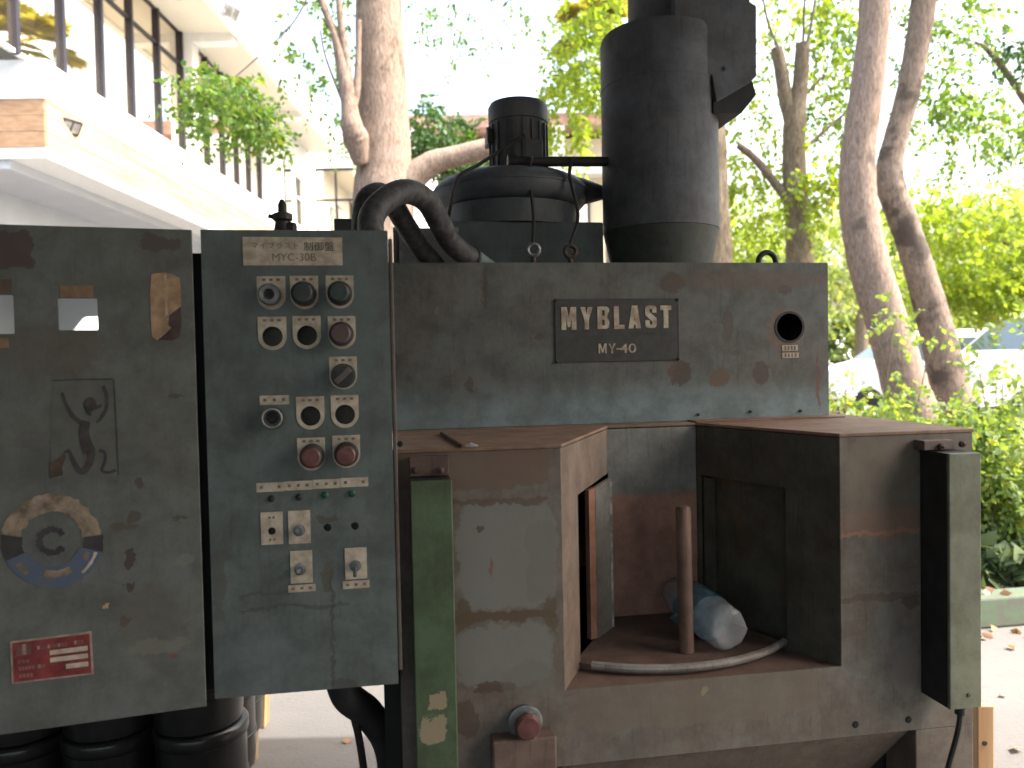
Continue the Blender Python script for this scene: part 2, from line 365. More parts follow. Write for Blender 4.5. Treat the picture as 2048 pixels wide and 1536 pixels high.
for i in range(10):
    kb = MB(); a, b = -1.4 + i*1.0, -1.4 + i*1.0 + .985
    kb.hexa([kp(a,0,0),kp(b,0,0),kp(b,.16,0),kp(a,.16,0)], [kp(a,.02,.15),kp(b,.02,.15),kp(b,.16,.15),kp(a,.16,.15)])
    o = kb.build('kerb_stone', m_kerb, bevel=.012); struct(o)
# far kerb of the car park
road = MB(); road.box((2, 12.4, .0), (60, 12.6, .12)); struct(road.build('far_kerb', flat('far_kerb_concrete', (.4,.38,.35), .9, bump=.2)))

# added canopy, walls and dark floor, out of the picture, shading the machine
can = thing('shade_canopy', 'unseen corrugated metal canopy on steel posts added to shade the machine', 'canopy', (0, 0, 0))
cm = MB(); n = 120; xs = [-5.6 + 8.1*i/n for i in range(n+1)]
vs = []
for z in (0, .002):
    for x in xs:
        zz = 2.78 + z + .012*math.sin(x*2*math.pi/.15); vs += [(x, 2.66, zz), (x, -5, zz+.35)]
fs = []; L = 2*(n+1)
for i in range(n):
    a = 2*i; fs += [(a, a+2, a+3, a+1), (L+a, L+a+1, L+a+3, L+a+2)]
cm.add(vs, fs); cm.build('roof_sheet', m_conc, can)
for x, y in ((-5.4, 2.4), (2.35, 2.4), (2.35, -1.4), (-5.4, -1.4)):
    MB().box((x-.04, y-.04, 0), (x+.04, y+.04, 2.8)).build('post', m_conc, can)
MB().box((-5.6, -5.0, 0), (-5.5, 1.2, 2.95)).build('light_block_wall', flat('dark_sheeting', (.12,.12,.115), .8), can)  # unseen wall added to keep light off the machine from the left
MB().box((2.4, -5.0, 0), (2.5, -.3, 2.95)).build('light_block_wall', flat('dark_sheeting_b', (.12,.12,.115), .8), can)  # unseen wall added to limit light from the right
ws = MB(); ws.box((-5.49, -4.99, .0), (2.39, 1.0, .02)); struct(ws.build('dim_bounce_floor', flat('dim_floor_concrete', (.13,.125,.12), .8, var=.3, scale=3)))  # dark slab added to weaken the bounce onto the machine
wallb = MB().box((-5.6, -5.2, 0), (2.5, -5.0, 1.5)).build('rear_block_wall', flat('rear_block_wall_paint', (.15,.145,.135), .9))  # added out of view; its height sets the front fill
tag(wallb, 'unseen low grey wall added behind the viewpoint to shape the front light', 'wall')

# ------------------------------------------------------------------ the blasting machine
BM = frame_thing('blasting_machine', 'old grimy grey green shot blasting machine with open work cavity and black nameplate', 'machine', M)
ZS, ZF, ZB = 1.259, .832, .700            # shelf, cavity floor, bottom edge of the front
XL, XR = -.27, .797; CX0, CX1 = .010, .527; BX0, BX1, BY = .187, .388, .33
fY = lambda Y0: (lambda u, v, w: (u, Y0 + w, v))
MB().plate([(XL,ZB),(XR,ZB),(XR,ZS-.006),(CX1,ZS-.006),(CX1,ZF),(CX0,ZF),(CX0,ZS-.006),(XL,ZS-.006)], [], fY(0), .006).build('front_panel', m_front, BM, bevel=.0015)
# shelf with the notch above the cavity
MB().plate([(XL,-.002),(CX0+.001,-.002),(BX0,BY),(BX1,BY),(CX1-.001,-.002),(XR+.002,-.002),(XR+.002,1.02),(XL,1.02)], [], lambda u,v,w: (u, v, ZS-.006+w), .006).build('top_shelf', m_shelf, BM, bevel=.001)
MB().box((XR-.006,.0062,.66),(XR,1.0,ZS-.0065)).build('side_panel', m_front, BM)
MB().box((XL,.0062,.66),(XL+.006,1.0,ZS-.0065)).build('side_panel', m_front, BM)
MB().box((XL+.0065,1.0,.66),(XR-.0065,1.006,ZS-.0065)).build('rear_panel', m_front, BM)
def cheek(x0, x1, name, mat, opening, inward):
    L = math.hypot(x1-x0, BY); ux, uy = (x1-x0)/L, BY/L; nx, ny = inward
    fn = lambda u, v, w: (x0 + ux*u + nx*w, .003 + uy*u*(1-.003/BY) + ny*w, v)
    return fn, L
# left cheek: header and front strip round an opening that runs to the back edge
fnl, LC = cheek(CX0, BX0, 'left', None, None, (-.88, .47))
def on_plane(fr, px, py, x0, x1):                     # where a sight line meets the cheek plane
    p = fr.o + fr.X*x0; q = fr.o + fr.X*x1 + fr.Y*BY; d = ray(px, py); e = q - p; nrm = np.array([e[1], -e[0], 0])
    t = ((p - EYE) @ nrm) / (d @ nrm); h = EYE + d*t; return float((h - p) @ e / np.linalg.norm(e)), float(h[2])
ul, zl = on_plane(M, 1156, 990, CX0, BX0); zl2 = on_plane(M, 1212, 960, CX0, BX0)[1]
ul = min(max(ul, .10), .25)
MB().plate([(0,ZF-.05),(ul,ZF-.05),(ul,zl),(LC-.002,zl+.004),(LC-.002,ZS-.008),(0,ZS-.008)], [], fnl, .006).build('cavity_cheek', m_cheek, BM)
fnr, LR = cheek(CX1, BX1, 'right', None, None, (.92, .39))
ur0 = on_plane(M, 1572, 975, CX1, BX1)[0]; ur1 = on_plane(M, 1400, 955, CX1, BX1)[0]; zr = on_plane(M, 1500, 965, CX1, BX1)[1]; zr0 = on_plane(M, 1574, 1290, CX1, BX1)[1]
MB().plate([(0,ZF-.05),(LR-.002,ZF-.05),(LR-.002,ZS-.008),(0,ZS-.008)], [rect(ur0, zr0, ur1, zr)], fnr, .006).build('cavity_cheek', m_cheek_shade, BM)
fr2 = lambda u, v, w: fnr(u, v, w + .022)
MB().plate(rect(ur0-.02, zr0-.02, ur1+.03, zr+.02), [], fr2, .005).build('recessed_door', paint('recessed_door_paint', (.06,.062,.05), (.085,.05,.03), dirt_lo=.5, dirt_hi=.7), BM)
fr3 = lambda u, v, w: fnr(u, v, w - .004)
MB().plate(rect(ur1-.028, zr0+.01, ur1-.004, zr-.006), [], lambda u,v,w: fnr(u, v, w+.006), .012).build('door_stile', m_cheek_shade, BM)
MB().plate(rect(BX0, ZF-.03, BX1, ZS-.008), [], fY(BY), .006).build('back_panel', m_back, BM)
# partition leaf inside the left opening, its rusty edge coloured brighter to look lit
la = M.hit(1186, 1005, .21); lb = M.hit(1224, 985, .25); lz = M.hit(1200, 1312, .22)[2]
leaf = MB(); leaf.hexa([(la[0]+.004,.205,ZF+.01),(lb[0],.262,ZF+.01),(lb[0]-.004,.270,ZF+.01),(la[0]-.001,.212,ZF+.01)],
                       [(la[0]+.004,.205,zl-.006),(lb[0],.262,zl+.002),(lb[0]-.004,.270,zl+.002),(la[0]-.001,.212,zl-.006)])
leaf.build('partition_leaf', paint('leaf_paint', (.15,.155,.145), (.12,.11,.10)), BM)
leaf = MB(); leaf.hexa([(la[0]-.012,.196,ZF+.012),(la[0]+.003,.2045,ZF+.012),(la[0]-.002,.214,ZF+.012),(la[0]-.018,.205,ZF+.012)],
                       [(la[0]-.012,.196,zl-.01),(la[0]+.003,.2045,zl-.006),(la[0]-.002,.214,zl-.006),(la[0]-.018,.205,zl-.01)])
leaf.build('leaf_edge', paint('leaf_edge_lit_rust', (.30,.15,.10), (.22,.11,.08)), BM)
leaf = MB().box((lb[0]-.003,.2595,ZF+.012),(lb[0]+.003,.2665,zl-.004)); leaf.build('leaf_trim', m_rim, BM)
# inner chamber so that the openings look into darkness
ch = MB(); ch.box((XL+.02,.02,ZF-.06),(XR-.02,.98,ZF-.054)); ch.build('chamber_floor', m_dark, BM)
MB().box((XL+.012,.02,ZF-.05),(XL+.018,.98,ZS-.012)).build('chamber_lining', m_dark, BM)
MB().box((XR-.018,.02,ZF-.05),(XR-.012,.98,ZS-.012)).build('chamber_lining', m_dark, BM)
# cavity floor lip and turntable
fl = MB(); fl.plate([(CX0+.002,.0065),(CX1-.002,.0065),(BX1-.002,BY-.002),(BX0+.002,BY-.002)], [], lambda u,v,w: (u, v, ZF-.016+w), .014)
fl.build('cavity_floor', paint('cavity_floor_rust', (.15,.10,.083), (.10,.07,.062), streak=0), BM)
tcx, tcy, tr = .25, .372, .352
def sector(r, a0, a1, n=24): return [(tcx + r*math.cos(a0 + (a1-a0)*i/n), tcy + r*math.sin(a0 + (a1-a0)*i/n)) for i in range(n+1)]
tb = MB(); tb.plate(sector(tr-.012, rad(-126), rad(-49)) + [(BX1-.004, BY-.004), (BX0+.004, BY-.004)], [], lambda u,v,w: (u, v, ZF-.001+w), .011)
tab = tb.build('turntable', paint('turntable_rust', (.15,.10,.084), (.10,.072,.062), streak=0), BM)
rm = MB(); pth = [(x, y, ZF+.012) for x, y in sector(tr-.006, rad(-120), rad(-50), 30)]; rm.tube(pth, .0075, 8)
rm.build('turntable_rim', paint('turntable_rim_paint', (.24,.235,.225), (.12,.085,.07), dirt_lo=.42, dirt_hi=.6), tab, smooth=True)
pb = M.hit(1373, 1312, .10); pt = M.hit(1366, 1012, .10)
po = MB(); po.tube([(pb[0], .10, ZF+.011), (pt[0], .10, pt[2]-.006), (pt[0], .10, pt[2])], [.0145, .0145, .0115], 18)
po.build('rusty_post', m_rustpole, BM, smooth=True)
# hopper below the front, legs
hb = MB(); hb.hexa([(CX0-.005,.16,.44),(.56,.16,.44),(.56,.9,.44),(CX0-.005,.9,.44)], [(CX0-.005,.012,ZB-.002),(.675,.012,ZB-.002),(.675,.9,ZB-.002),(CX0-.005,.9,ZB-.002)])
hb.build('hopper', paint('hopper_paint', (.125,.10,.085), (.10,.08,.065)), BM)
for x0, x1 in ((.677, XR), (XL, XL+.06)):
    MB().box((x0, .0005, .10), (x1, .09, ZB-.0005)).build('leg', m_front, BM, bevel=.002)
    MB().box((x0, .88, .10), (x1, .96, ZB-.0005)).build('leg', m_front, BM, bevel=.002)
MB().box((.30,.10,.10),(.78,.105,ZB-.02)).build('lower_shadow_plate', m_dark, BM)  # dark sheet in place of the shade between hopper and leg
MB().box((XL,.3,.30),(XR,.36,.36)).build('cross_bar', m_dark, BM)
MB().box((XL+.0605,.10,.10),(-.08,.5,ZB-.02)).build('recess_shade_block', m_dark, BM)  # solid near-black block stands in for the recess's darkness
MB().box((-.298,.012,.10),(-.2705,.10,1.25)).build('gap_shade_strip', m_dark, BM)  # dark strip added to blacken the bright gap beside the cabinet
# button box hanging under the left front
bx0 = M.hit(985, 1500, -.03); bx1 = M.hit(1114, 1490, -.03); bz = M.hit(1050, 1478, -.03)[2]
swb = MB().box((bx0[0], -.03, .50), (bx1[0], .05, bz)).build('switch_box', paint('switch_box_paint', (.15,.105,.09), (.12,.085,.075)), BM, bevel=.004)
eb = M.hit(1050, 1444, -.004); 
MB().lathe((eb[0], .0, eb[2]), (0,-1,0), [(.030,0),(.030,.008),(.026,.010)], 28).build('button_collar', m_chrome, BM, smooth=True)
MB().lathe((eb[0], -.0105, eb[2]+.004), (0,-1,0), [(.012,0),(.012,.012),(.021,.014),(.022,.022),(.018,.028),(.0,.030)], 28).build('emergency_button', m_red, BM, smooth=True)
# light-curtain covers
g0 = M.hit(820, 960, -.06); g1 = M.hit(904, 960, -.06); gz = M.hit(860, 962, -.06)[2]
MB().box((g0[0]+.0008, -.0515, .402), (g1[0]-.0008, -.0015, gz-.0008)).build('sensor_body', m_black, BM)
cl = MB().box((g0[0], -.06, .40), (g1[0], -.052, gz)).build('green_cover', m_green, BM, bevel=.002)
cl['label'] = 'moss green sensor cover with torn beige sticker'
MB().box((g0[0]+.001, -.012, gz+.001), (g1[0]-.001, -.0012, gz+.034)).build('cover_bracket', paint('bracket_rust', (.11,.07,.062), (.09,.065,.055)), BM, bevel=.001)
for px in (829, 881):
    q = M.hit(px, 940, -.012); MB().lathe((q[0], -.0122, q[2]), (0,-1,0), [(.0055,0),(.0055,.006),(.003,.008),(.003,.016),(0,.017)], 10).build('bolt', m_bolt, BM, smooth=True)
h0 = M.hit(1898, 908, -.077); h1 = M.hit(1962, 905, -.077); hz1 = M.hit(1930, 906, -.077)[2]; hz0 = M.hit(1930, 1418, -.077)[2]
MB().box((h0[0]+.0005, -.0695, hz0+.001), (h1[0]-.002, -.0015, hz1-.0008)).build('sensor_body', m_black, BM)
cr = MB().box((h0[0], -.077, hz0), (h1[0], -.070, hz1)).build('green_cover', m_green2, BM, bevel=.002)
cr['label'] = 'pale dusty green sensor cover'
q = M.hit(1937, 1390, -.077); MB().lathe((q[0], -.0772, q[2]), (0,-1,0), [(.004,0),(.003,.002),(0,.0022)], 10).build('bolt', m_bolt, BM)
MB().box((h0[0]-.012, -.03, hz1+.001), (h1[0]-.015, -.0012, hz1+.018)).build('cover_bracket', paint('bracket_rust2', (.15,.115,.11), (.10,.08,.075)), BM, bevel=.001)
for px, py in ((1880, 893), (1922, 888)):
    q = M.hit(px, py, -.03); MB().lathe((q[0], -.0302, q[2]), (0,-1,0), [(.006,0),(.006,.006),(.003,.007),(0,.012)], 8).build('bolt', m_bolt, BM)
q = M.hit(1920, 1430, -.05); q2 = M.hit(1908, 1536, -.04)
MB().tube(smooth_path([(q[0], -.05, hz0+.01), (q[0], -.05, hz0-.03), (q[0]-.004, -.045, hz0-.07), (q2[0]-.006, -.03, hz0-.14), (q2[0]-.02, -.02, hz0-.25)]), .005, 8).build('sensor_cable', m_black, BM, smooth=True)
MB().tube([(q[0], -.05, hz0+.004), (q[0], -.05, hz0-.022)], .009, 12).build('cable_gland', m_black, BM, smooth=True)
# bolt holes on the front
for px, py, r in ((1711,1449,.0065), (1817,1439,.0065), (800,888,.005)):
    q = M.hit(px, py, 0); MB().lathe((q[0], -.0006, q[2]), (0,-1,0), [(r,0),(r*.7,.0015),(0,.0015)], 14).build('bolt_hole', m_dark, BM)
# upper box with the round hole
ux0, uz1 = M.xz(792, 525, UD); ux1 = M.xz(1656, 600, UD)[0]
hc = M.xz(1579, 654, UD); hr = 27*M.scale(1579, 654, UD)
MB().plate(rect(ux0-.03, ZS+.001, ux1, uz1), [circle(*hc, hr, 36)], fY(UD), .004).build('upper_panel', m_upper, BM)
ub = MB(); ub.box((ux1-.004,UD+.0045,ZS+.001),(ux1-.0003,UD+.52,uz1)); ub.box((ux0-.03,UD+.0045,ZS+.001),(ux0-.026,UD+.52,uz1)); ub.box((ux0-.0255,UD+.0045,uz1-.004),(ux1-.0045,UD+.52,uz1-.0006)); ub.box((ux0-.0255,UD+.516,ZS+.001),(ux1-.0045,UD+.519,uz1-.0045))
ub.build('upper_casing', m_upper, BM)
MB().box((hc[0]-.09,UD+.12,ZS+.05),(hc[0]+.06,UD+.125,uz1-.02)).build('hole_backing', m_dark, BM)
MB().plate(circle(*hc, hr+.003, 36), [circle(*hc, hr-.002, 36)], fY(UD-.0015), .004).build('hole_ring', m_black, BM, smooth=True)
for i, (y0, y1) in enumerate(((690, 702), (705, 716))):
    a = M.xz(1564, y1, UD); b = M.xz(1595 + i*2, y0, UD); lb_ = MB().box((a[0], UD-.0012, a[1]), (b[0], UD-.0002, b[1])).build('label_strip', m_legend, BM)
    w = b[0]-a[0]; tx = MB()
    for k in range(4): tx.box((a[0]+w*(.14+.2*k), UD-.0016, a[1]+.0015), (a[0]+w*(.26+.2*k), UD-.0013, b[1]-.0018))
    tx.build('print', m_ink2, lb_)['kind'] = 'stuff'
for px, py in ((1398, 829), (1503, 823), (1603, 822)):
    q = M.hit(px, py, UD-.006); MB().lathe((q[0], UD-.0005, max(q[2], ZS+.006)), (0,-1,0), [(.0035,0),(.0035,.004),(.002,.005),(0,.006)], 8).build('bolt', m_bolt, BM, smooth=True)
MB().box((M.xz(1375,833,UD)[0], UD-.05, ZS+.0005), (ux1+.01, UD-.0005, ZS+.003)).build('gasket_strip', paint('gasket_rust', (.22,.12,.085), (.17,.10,.075)), BM)
lo = M.hit(1534, 512, UD+.06)
MB().tube([(lo[0]+.022*math.cos(t), UD+.06, uz1+.008+.024*math.sin(t)) for t in [math.pi*i/14*1.15-.25 for i in range(15)]], .0068, 10).build('lifting_eye', m_black, BM, smooth=True)
# nameplate
na = M.xz(1111, 725, UD); nb = M.xz(1356, 597, UD)
NPY = UD - .0035
npl = MB().box((na[0], NPY, na[1]), (nb[0], UD-.0002, nb[1])).build('nameplate', m_plate, BM, bevel=.0006)
npl['label'] = 'black nameplate lettered MYBLAST MY-40'
fr = MB(); e = .0022
for a, b in (((na[0],na[1]),(nb[0],na[1]+e)), ((na[0],nb[1]-e),(nb[0],nb[1])), ((na[0],na[1]+e),(na[0]+e,nb[1]-e)), ((nb[0]-e,na[1]+e),(nb[0],nb[1]-e))):
    fr.box((a[0]+.0007, NPY-.0006, a[1]+.0007), (b[0]-.0007, NPY+.001, b[1]-.0007))
fr.build('plate_border', m_frame, npl)
for x in (na[0]+.002, nb[0]-.003):
    for z in (na[1]+.002, nb[1]-.003):
        MB().lathe((x, NPY-.0008, z), (0,-1,0), [(.0042,0),(.003,.002),(0,.0026)], 10).build('rivet', m_black, npl, smooth=True)
def arc(cx, cy, rx, ry, a0, a1, n=7): return [(cx+rx*math.cos(rad(a0+(a1-a0)*i/n)), cy+ry*math.sin(rad(a0+(a1-a0)*i/n))) for i in range(n+1)]
GL = {
 'M': (.66, [(0,0),(0,1),(.24,1),(.33,.55),(.42,1),(.66,1),(.66,0),(.45,0),(.45,.52),(.38,.12),(.28,.12),(.21,.52),(.21,0)], []),
 'Y': (.56, [(.18,0),(.18,.42),(0,1),(.22,1),(.28,.66),(.34,1),(.56,1),(.38,.42),(.38,0)], []),
 'B': (.52, [(0,0),(0,1)] + arc(.36,.83,.16,.17,90,-50) + [(.43,.53),(.43,.51)] + arc(.36,.26,.16,.22,50,-40) + arc(.36,.16,.16,.16,-20,-90), [[(.2,.6),(.32,.6),(.32,.84),(.2,.84)], [(.2,.16),(.32,.16),(.32,.42),(.2,.42)]]),
 'L': (.43, [(0,0),(0,1),(.21,1),(.21,.18),(.43,.18),(.43,0)], []),
 'A': (.54, [(0,0),(.15,1),(.39,1),(.54,0),(.33,0),(.31,.17),(.23,.17),(.21,0)], [[(.245,.34),(.295,.34),(.27,.64)]]),
 'S': (.52, [(.01,.16)] + arc(.16,.15,.15,.15,180,270,4) + arc(.36,.15,.15,.15,270,360,4) + [(.52,.34),(.50,.45),(.21,.70),(.20,.80)] + arc(.26,.81,.06,.05,180,0,4) + [(.32,.68),(.51,.68)] + arc(.36,.85,.15,.15,0,90,4) + arc(.16,.85,.15,.15,90,180,4) + [(.01,.66),(.03,.56),(.32,.29),(.32,.20)] + arc(.26,.19,.06,.05,0,-180,4) + [(.20,.35),(.01,.35)], []),
 'T': (.46, [(.13,0),(.13,.80),(0,.80),(0,1),(.46,1),(.46,.80),(.33,.80),(.33,0)], []) }
def xz_(px, py): return M.xz(px, py, NPY)
for chx, (l, r, top, bot) in zip('MYBLAST', [(1123,1152,614,660),(1161,1185,614,659),(1195,1218,613,658),(1228,1248,612,658),(1257,1281,611,657),(1290,1313,611,656),(1321,1342,611,656)]):
    w, out, holes = GL[chx]; a = xz_(l, bot); b = xz_(r, top); sx = (b[0]-a[0])/w; sz = b[1]-a[1]
    f = lambda p: (a[0]+p[0]*sx, a[1]+p[1]*sz)
    MB().plate([f(p) for p in out], [[f(p) for p in h] for h in holes], fY(NPY-.0012), .0011).build('letter', m_letter, npl)
a = xz_(1124, 669.5); b = xz_(1340, 666.5); MB().box((a[0], NPY-.0008, a[1]), (b[0], NPY-.0001, b[1]+.0004)).build('rule_line', m_frame, npl)

def text_mesh(name, s, mat, parent, x0, x1, z0, z1, Y, bold=0.0):
    cu = bpy.data.curves.new(name, 'FONT'); cu.body = s; cu.size = 1; cu.offset = bold; cu.extrude = .0
    o = bpy.data.objects.new(name, cu); COL.objects.link(o); bpy.context.view_layer.update()
    me = bpy.data.meshes.new_from_object(o.evaluated_get(bpy.context.evaluated_depsgraph_get()))
    bpy.data.objects.remove(o); bpy.data.curves.remove(cu)
    v = np.array([tuple(p.co) for p in me.vertices]); lo, hi = v.min(0), v.max(0)
    for p, q in zip(me.vertices, v):
        p.co = (x0 + (q[0]-lo[0])/(hi[0]-lo[0])*(x1-x0), Y, z0 + (q[1]-lo[1])/(hi[1]-lo[1])*(z1-z0))
    me.materials.clear(); me.materials.append(mat); me.name = name
    t = link(bpy.data.objects.new(name, me)); t.parent = parent; return t
a = xz_(1237, 706); b = xz_(1272, 687); text_mesh('model_lettering', '40', m_letter, npl, a[0]+.003, b[0], a[1], b[1], NPY-.001, .008)
GS = {'M': (.8, [(0,0),(0,1),(.2,1),(.4,.38),(.6,1),(.8,1),(.8,0),(.64,0),(.64,.66),(.46,.08),(.34,.08),(.16,.66),(.16,0)]), 'Y': (.72, [(.28,0),(.28,.42),(0,1),(.18,1),(.36,.58),(.54,1),(.72,1),(.44,.42),(.44,0)]), '-': (.4, [(0,.40),(0,.54),(.4,.54),(.4,.40)])}
for chx, (l, r) in zip('MY-', ((1197,1213),(1217,1231),(1233,1240.5))):
    w, out = GS[chx]; a = xz_(l, 707); b = xz_(r, 687); sx = (b[0]-a[0])/w; sz = b[1]-a[1]
    MB().plate([(a[0]+p[0]*sx, a[1]+p[1]*sz) for p in out], [], fY(NPY-.0012), .0011).build('letter', m_letter, npl)

# fittings behind the upper box: gauges with rubber tails
for px, py, mt in ((1067, 500, m_chrome), (1141, 503, m_bolt)):
    q = M.hit(px, py, UD+.10)
    MB().tube([(q[0]+.0135*math.cos(t), UD+.10, q[2]+.0135*math.sin(t)) for t in [2*math.pi*i/20 for i in range(21)]], .005, 8, False).build('ring_fitting', mt, BM, smooth=True)
    MB().tube([(q[0], UD+.102, uz1-.02), (q[0], UD+.102, q[2]-.016)], .006, 10).build('fitting_stem', m_bolt, BM, smooth=True)
# loose rod on the shelf
ra = M.hit(882, 866, .16); rb = M.hit(934, 897, -.006)
rp = Frame(M.o, 9)
def mw(p): return tuple(M.o + M.X*p[0] + M.Y*p[1] + np.array([0, 0, p[2]]))
def shelf_hit(px, py, z):
    p = atz(px, py, z); qv = p - M.o; return (float(qv @ M.X), float(qv @ M.Y), z)
s0 = shelf_hit(882, 866, ZS+.003); s1 = shelf_hit(926, 893, ZS+.003)
rod = frame_thing('loose_rod', 'thin dark rod with pale tip lying on the rusty machine shelf', 'rod', M)
MB().tube([s0, s1], .0028, 8).build('rod_shaft', m_bolt, rod, smooth=True)
s2 = shelf_hit(958, 893, ZS+.003); MB().tube([(s1[0]+.004, s1[1]+.002, ZS+.004), ((s1[0]+s2[0])/2, s1[1]+.003, ZS+.005), (s2[0], s1[1]+.004, ZS+.003)], [.002, .0045, .001], 8).build('pale_tip', flat('pale_plastic', (.38,.36,.38), .6), rod, smooth=True)

# water bottle lying on the turntable
def bottle():
    t = NT('clear_plastic'); t.b.inputs['Base Color'].default_value = (.55, .55, .57, 1); t.b.inputs['Roughness'].default_value = .22
    tr = t.n('ShaderNodeBsdfTransparent'); tr.inputs[0].default_value = (.90, .92, .94, 1); mx = t.n('ShaderNodeMixShader'); mx.inputs[0].default_value = .36
    t.l(tr.outputs[0], mx.inputs[1]); t.l(t.b.outputs[0], mx.inputs[2]); t.l(mx.outputs[0], t.out.inputs[0])
    nz = t.noise(60, 3, .6); t.bump(nz, .8, .004)
    r = .043; ZT = ZF + .0115 + r
    A = np.array([M.hit(1452, 1282, .09)[0], .075, ZT]); B = np.array([M.hit(1385, 1220, .235)[0] - .010, .285, ZT+.008])
    ax = B - A; Lb = np.linalg.norm(ax); ax = ax/Lb
    bo = frame_thing('water_bottle', 'empty crumpled clear plastic bottle with torn blue label lying behind post', 'bottle', M)
    bs_ = 1.2; prof = [(.0,.006),(.014,.004),(.024,0),(.031,.002),(.0355,.012),(.036,.03),(.0335,.036),(.036,.042),(.0345,.055),(.036,.07),(.034,.085),(.0355,.10),(.034,.115),(.035,.14),(.033,.165),(.026,.19),(.015,.205),(.012,.215),(.012,.235)]
    prof = [(a_*bs_, b_*bs_) for a_, b_ in prof]
    mb = MB(); mb.lathe(A, ax, prof, 40)
    rn = random.Random(4); c = A + ax*.1
    mb.v = [tuple(np.array(p) + np.array([math.sin(p[0]*210+p[2]*160), math.sin(p[1]*150), math.sin(p[1]*190+p[0]*120)])*.0016) for p in mb.v]
    mb.build('bottle_body', t.m, bo, smooth=True, auto=60)
    MB().lathe(A, ax, [(.0448,.066),(.0456,.085),(.0446,.11),(.0453,.14),(.0446,.150)], 36).build('torn_label', flat('blue_label', (.13,.25,.33), .4, var=.3, scale=30, bump=0), bo, smooth=True)
    MB().lathe(A, ax, [(.0168,.264),(.0174,.267),(.0174,.286),(.0155,.288),(0,.288)], 20).build('bottle_cap', m_white, bo, smooth=True)
    lw = MB(); c = A + ax*.09; side = np.cross(ax, [0,0,1]); side /= np.linalg.norm(side)
    for k, s in ((0, 1), (1, -1)):
        e = c + side*s*.043; g_ = e + side*s*.022 + np.array([0,0,-.014 if s < 0 else .004])
        lw.add([e+ax*.03, e-ax*.025, g_-ax*.02, g_+ax*.034, e+ax*.03+np.array([0,0,.0006]), e-ax*.025+np.array([0,0,.0006]), g_-ax*.02+np.array([0,0,.0006]), g_+ax*.034+np.array([0,0,.0006])],
               [(0,1,2,3),(4,7,6,5),(0,4,5,1),(1,5,6,2),(2,6,7,3),(3,7,4,0)])
    lw.build('label_flap', flat('blue_label_flap', (.12,.24,.32), .4, var=.3, scale=30, bump=0), bo)
bottle()

# ------------------------------------------------------------------ control cabinet
CC = frame_thing('control_cabinet', 'teal grey control cabinet with push buttons and faded legend plates beside the machine', 'control cabinet', M)
CY = -.06
c0 = (-.5525, .8935); c1 = (-.274, 1.6095)
cp = lambda px, py: M.xz(px, py, CY)
ks = M.scale(620, 800, CY)
HOLES = [(545,673,20),(614,671,20),(621,832,20),(690,829,20),(543,1062,8),(655,1055,8),(710,1052,8)]
hl = [circle(*cp(x, y), r*ks, 24) for x, y, r in HOLES]
MB().plate(rect(c0[0], c0[1], c1[0], c1[1]), hl, fY(CY), .003).build('front_door', m_teal, CC)
cb = MB(); y0, y1 = CY+.012, CY+.19
cb.box((c0[0]+.004,y0,c0[1]+.003),(c0[0]+.007,y1,c1[1]-.003)); cb.box((c1[0]-.007,y0,c0[1]+.003),(c1[0]-.004,y1,c1[1]-.003))
cb.box((c0[0]+.0075,y0,c1[1]-.006),(c1[0]-.0075,y1,c1[1]-.003)); cb.box((c0[0]+.0075,y0,c0[1]+.003),(c1[0]-.0075,y1,c0[1]+.006)); cb.box((c0[0]+.0075,y1-.003,c0[1]+.0065),(c1[0]-.0075,y1,c1[1]-.0065))
cb.build('cabinet_box', m_teal, CC)
cf = MB()
for a, b in (((c0[0]+.001,c0[1]+.001),(c0[0]+.003,c1[1]-.001)), ((c1[0]-.003,c0[1]+.001),(c1[0]-.001,c1[1]-.001)), ((c0[0]+.003,c1[1]-.003),(c1[0]-.003,c1[1]-.001)), ((c0[0]+.003,c0[1]+.001),(c1[0]-.003,c0[1]+.003))):
    cf.box((a[0], CY+.0035, a[1]), (b[0], CY+.0115, b[1]))
cf.build('door_gasket', m_black, CC)
MB().box((c0[0]+.012,CY+.016,c0[1]+.012),(c1[0]-.012,CY+.020,c1[1]-.012)).build('inner_plate', flat('inner_plate_grey', (.09,.088,.082), .7), CC)
MB().box((c1[0]+.0005,CY+.002,c0[1]+.02),(c1[0]+.007,-.002,c1[1]-.012)).build('hinge_strip', paint('hinge_paint', (.09,.085,.08), (.10,.07,.06)), CC, bevel=.002)
MB().box((c0[0]-.022,CY+.03,c0[1]+.004),(c0[0]-.0015,CY+.16,1.578)).build('dark_gap_filler', m_dark, CC)  # near-black box filling the gap between door and cabinet
def plate_rect(x0, y0, x1, y1, name='label_plate', mat=m_legend, lift=.0012, parent=CC, marks=0, mk=m_ink2):
    a = cp(x0, y1); b = cp(x1, y0); o = MB().box((a[0], CY-lift, a[1]), (b[0], CY-.0001, b[1])).build(name, mat, parent)
    if marks:
        w, h = b[0]-a[0], b[1]-a[1]; t = MB()
        for k in range(marks):
            xx = a[0] + w*(.18 + .64*k/max(1, marks-1)) if marks > 1 else a[0]+w*.45
            t.box((xx-w*.06, CY-lift-.0004, a[1]+h*.36), (xx+w*.05, CY-lift-.0001, a[1]+h*.68))
        t.build('print', mk, o)['kind'] = 'stuff'
    return o
pl = plate_rect(487, 475, 684, 531, 'title_plate', marks=0); pl['label'] = 'faded title plate with Japanese lettering'
a = cp(503, 497); b = cp(597, 485); text_mesh('lettering', 'マイブラスト', m_ink2, pl, a[0], b[0], a[1], b[1], CY-.0016, .0)
a = cp(608, 502); b = cp(668, 484); text_mesh('lettering', '制御盤', m_ink, pl, a[0], b[0], a[1], b[1], CY-.0016, .0)
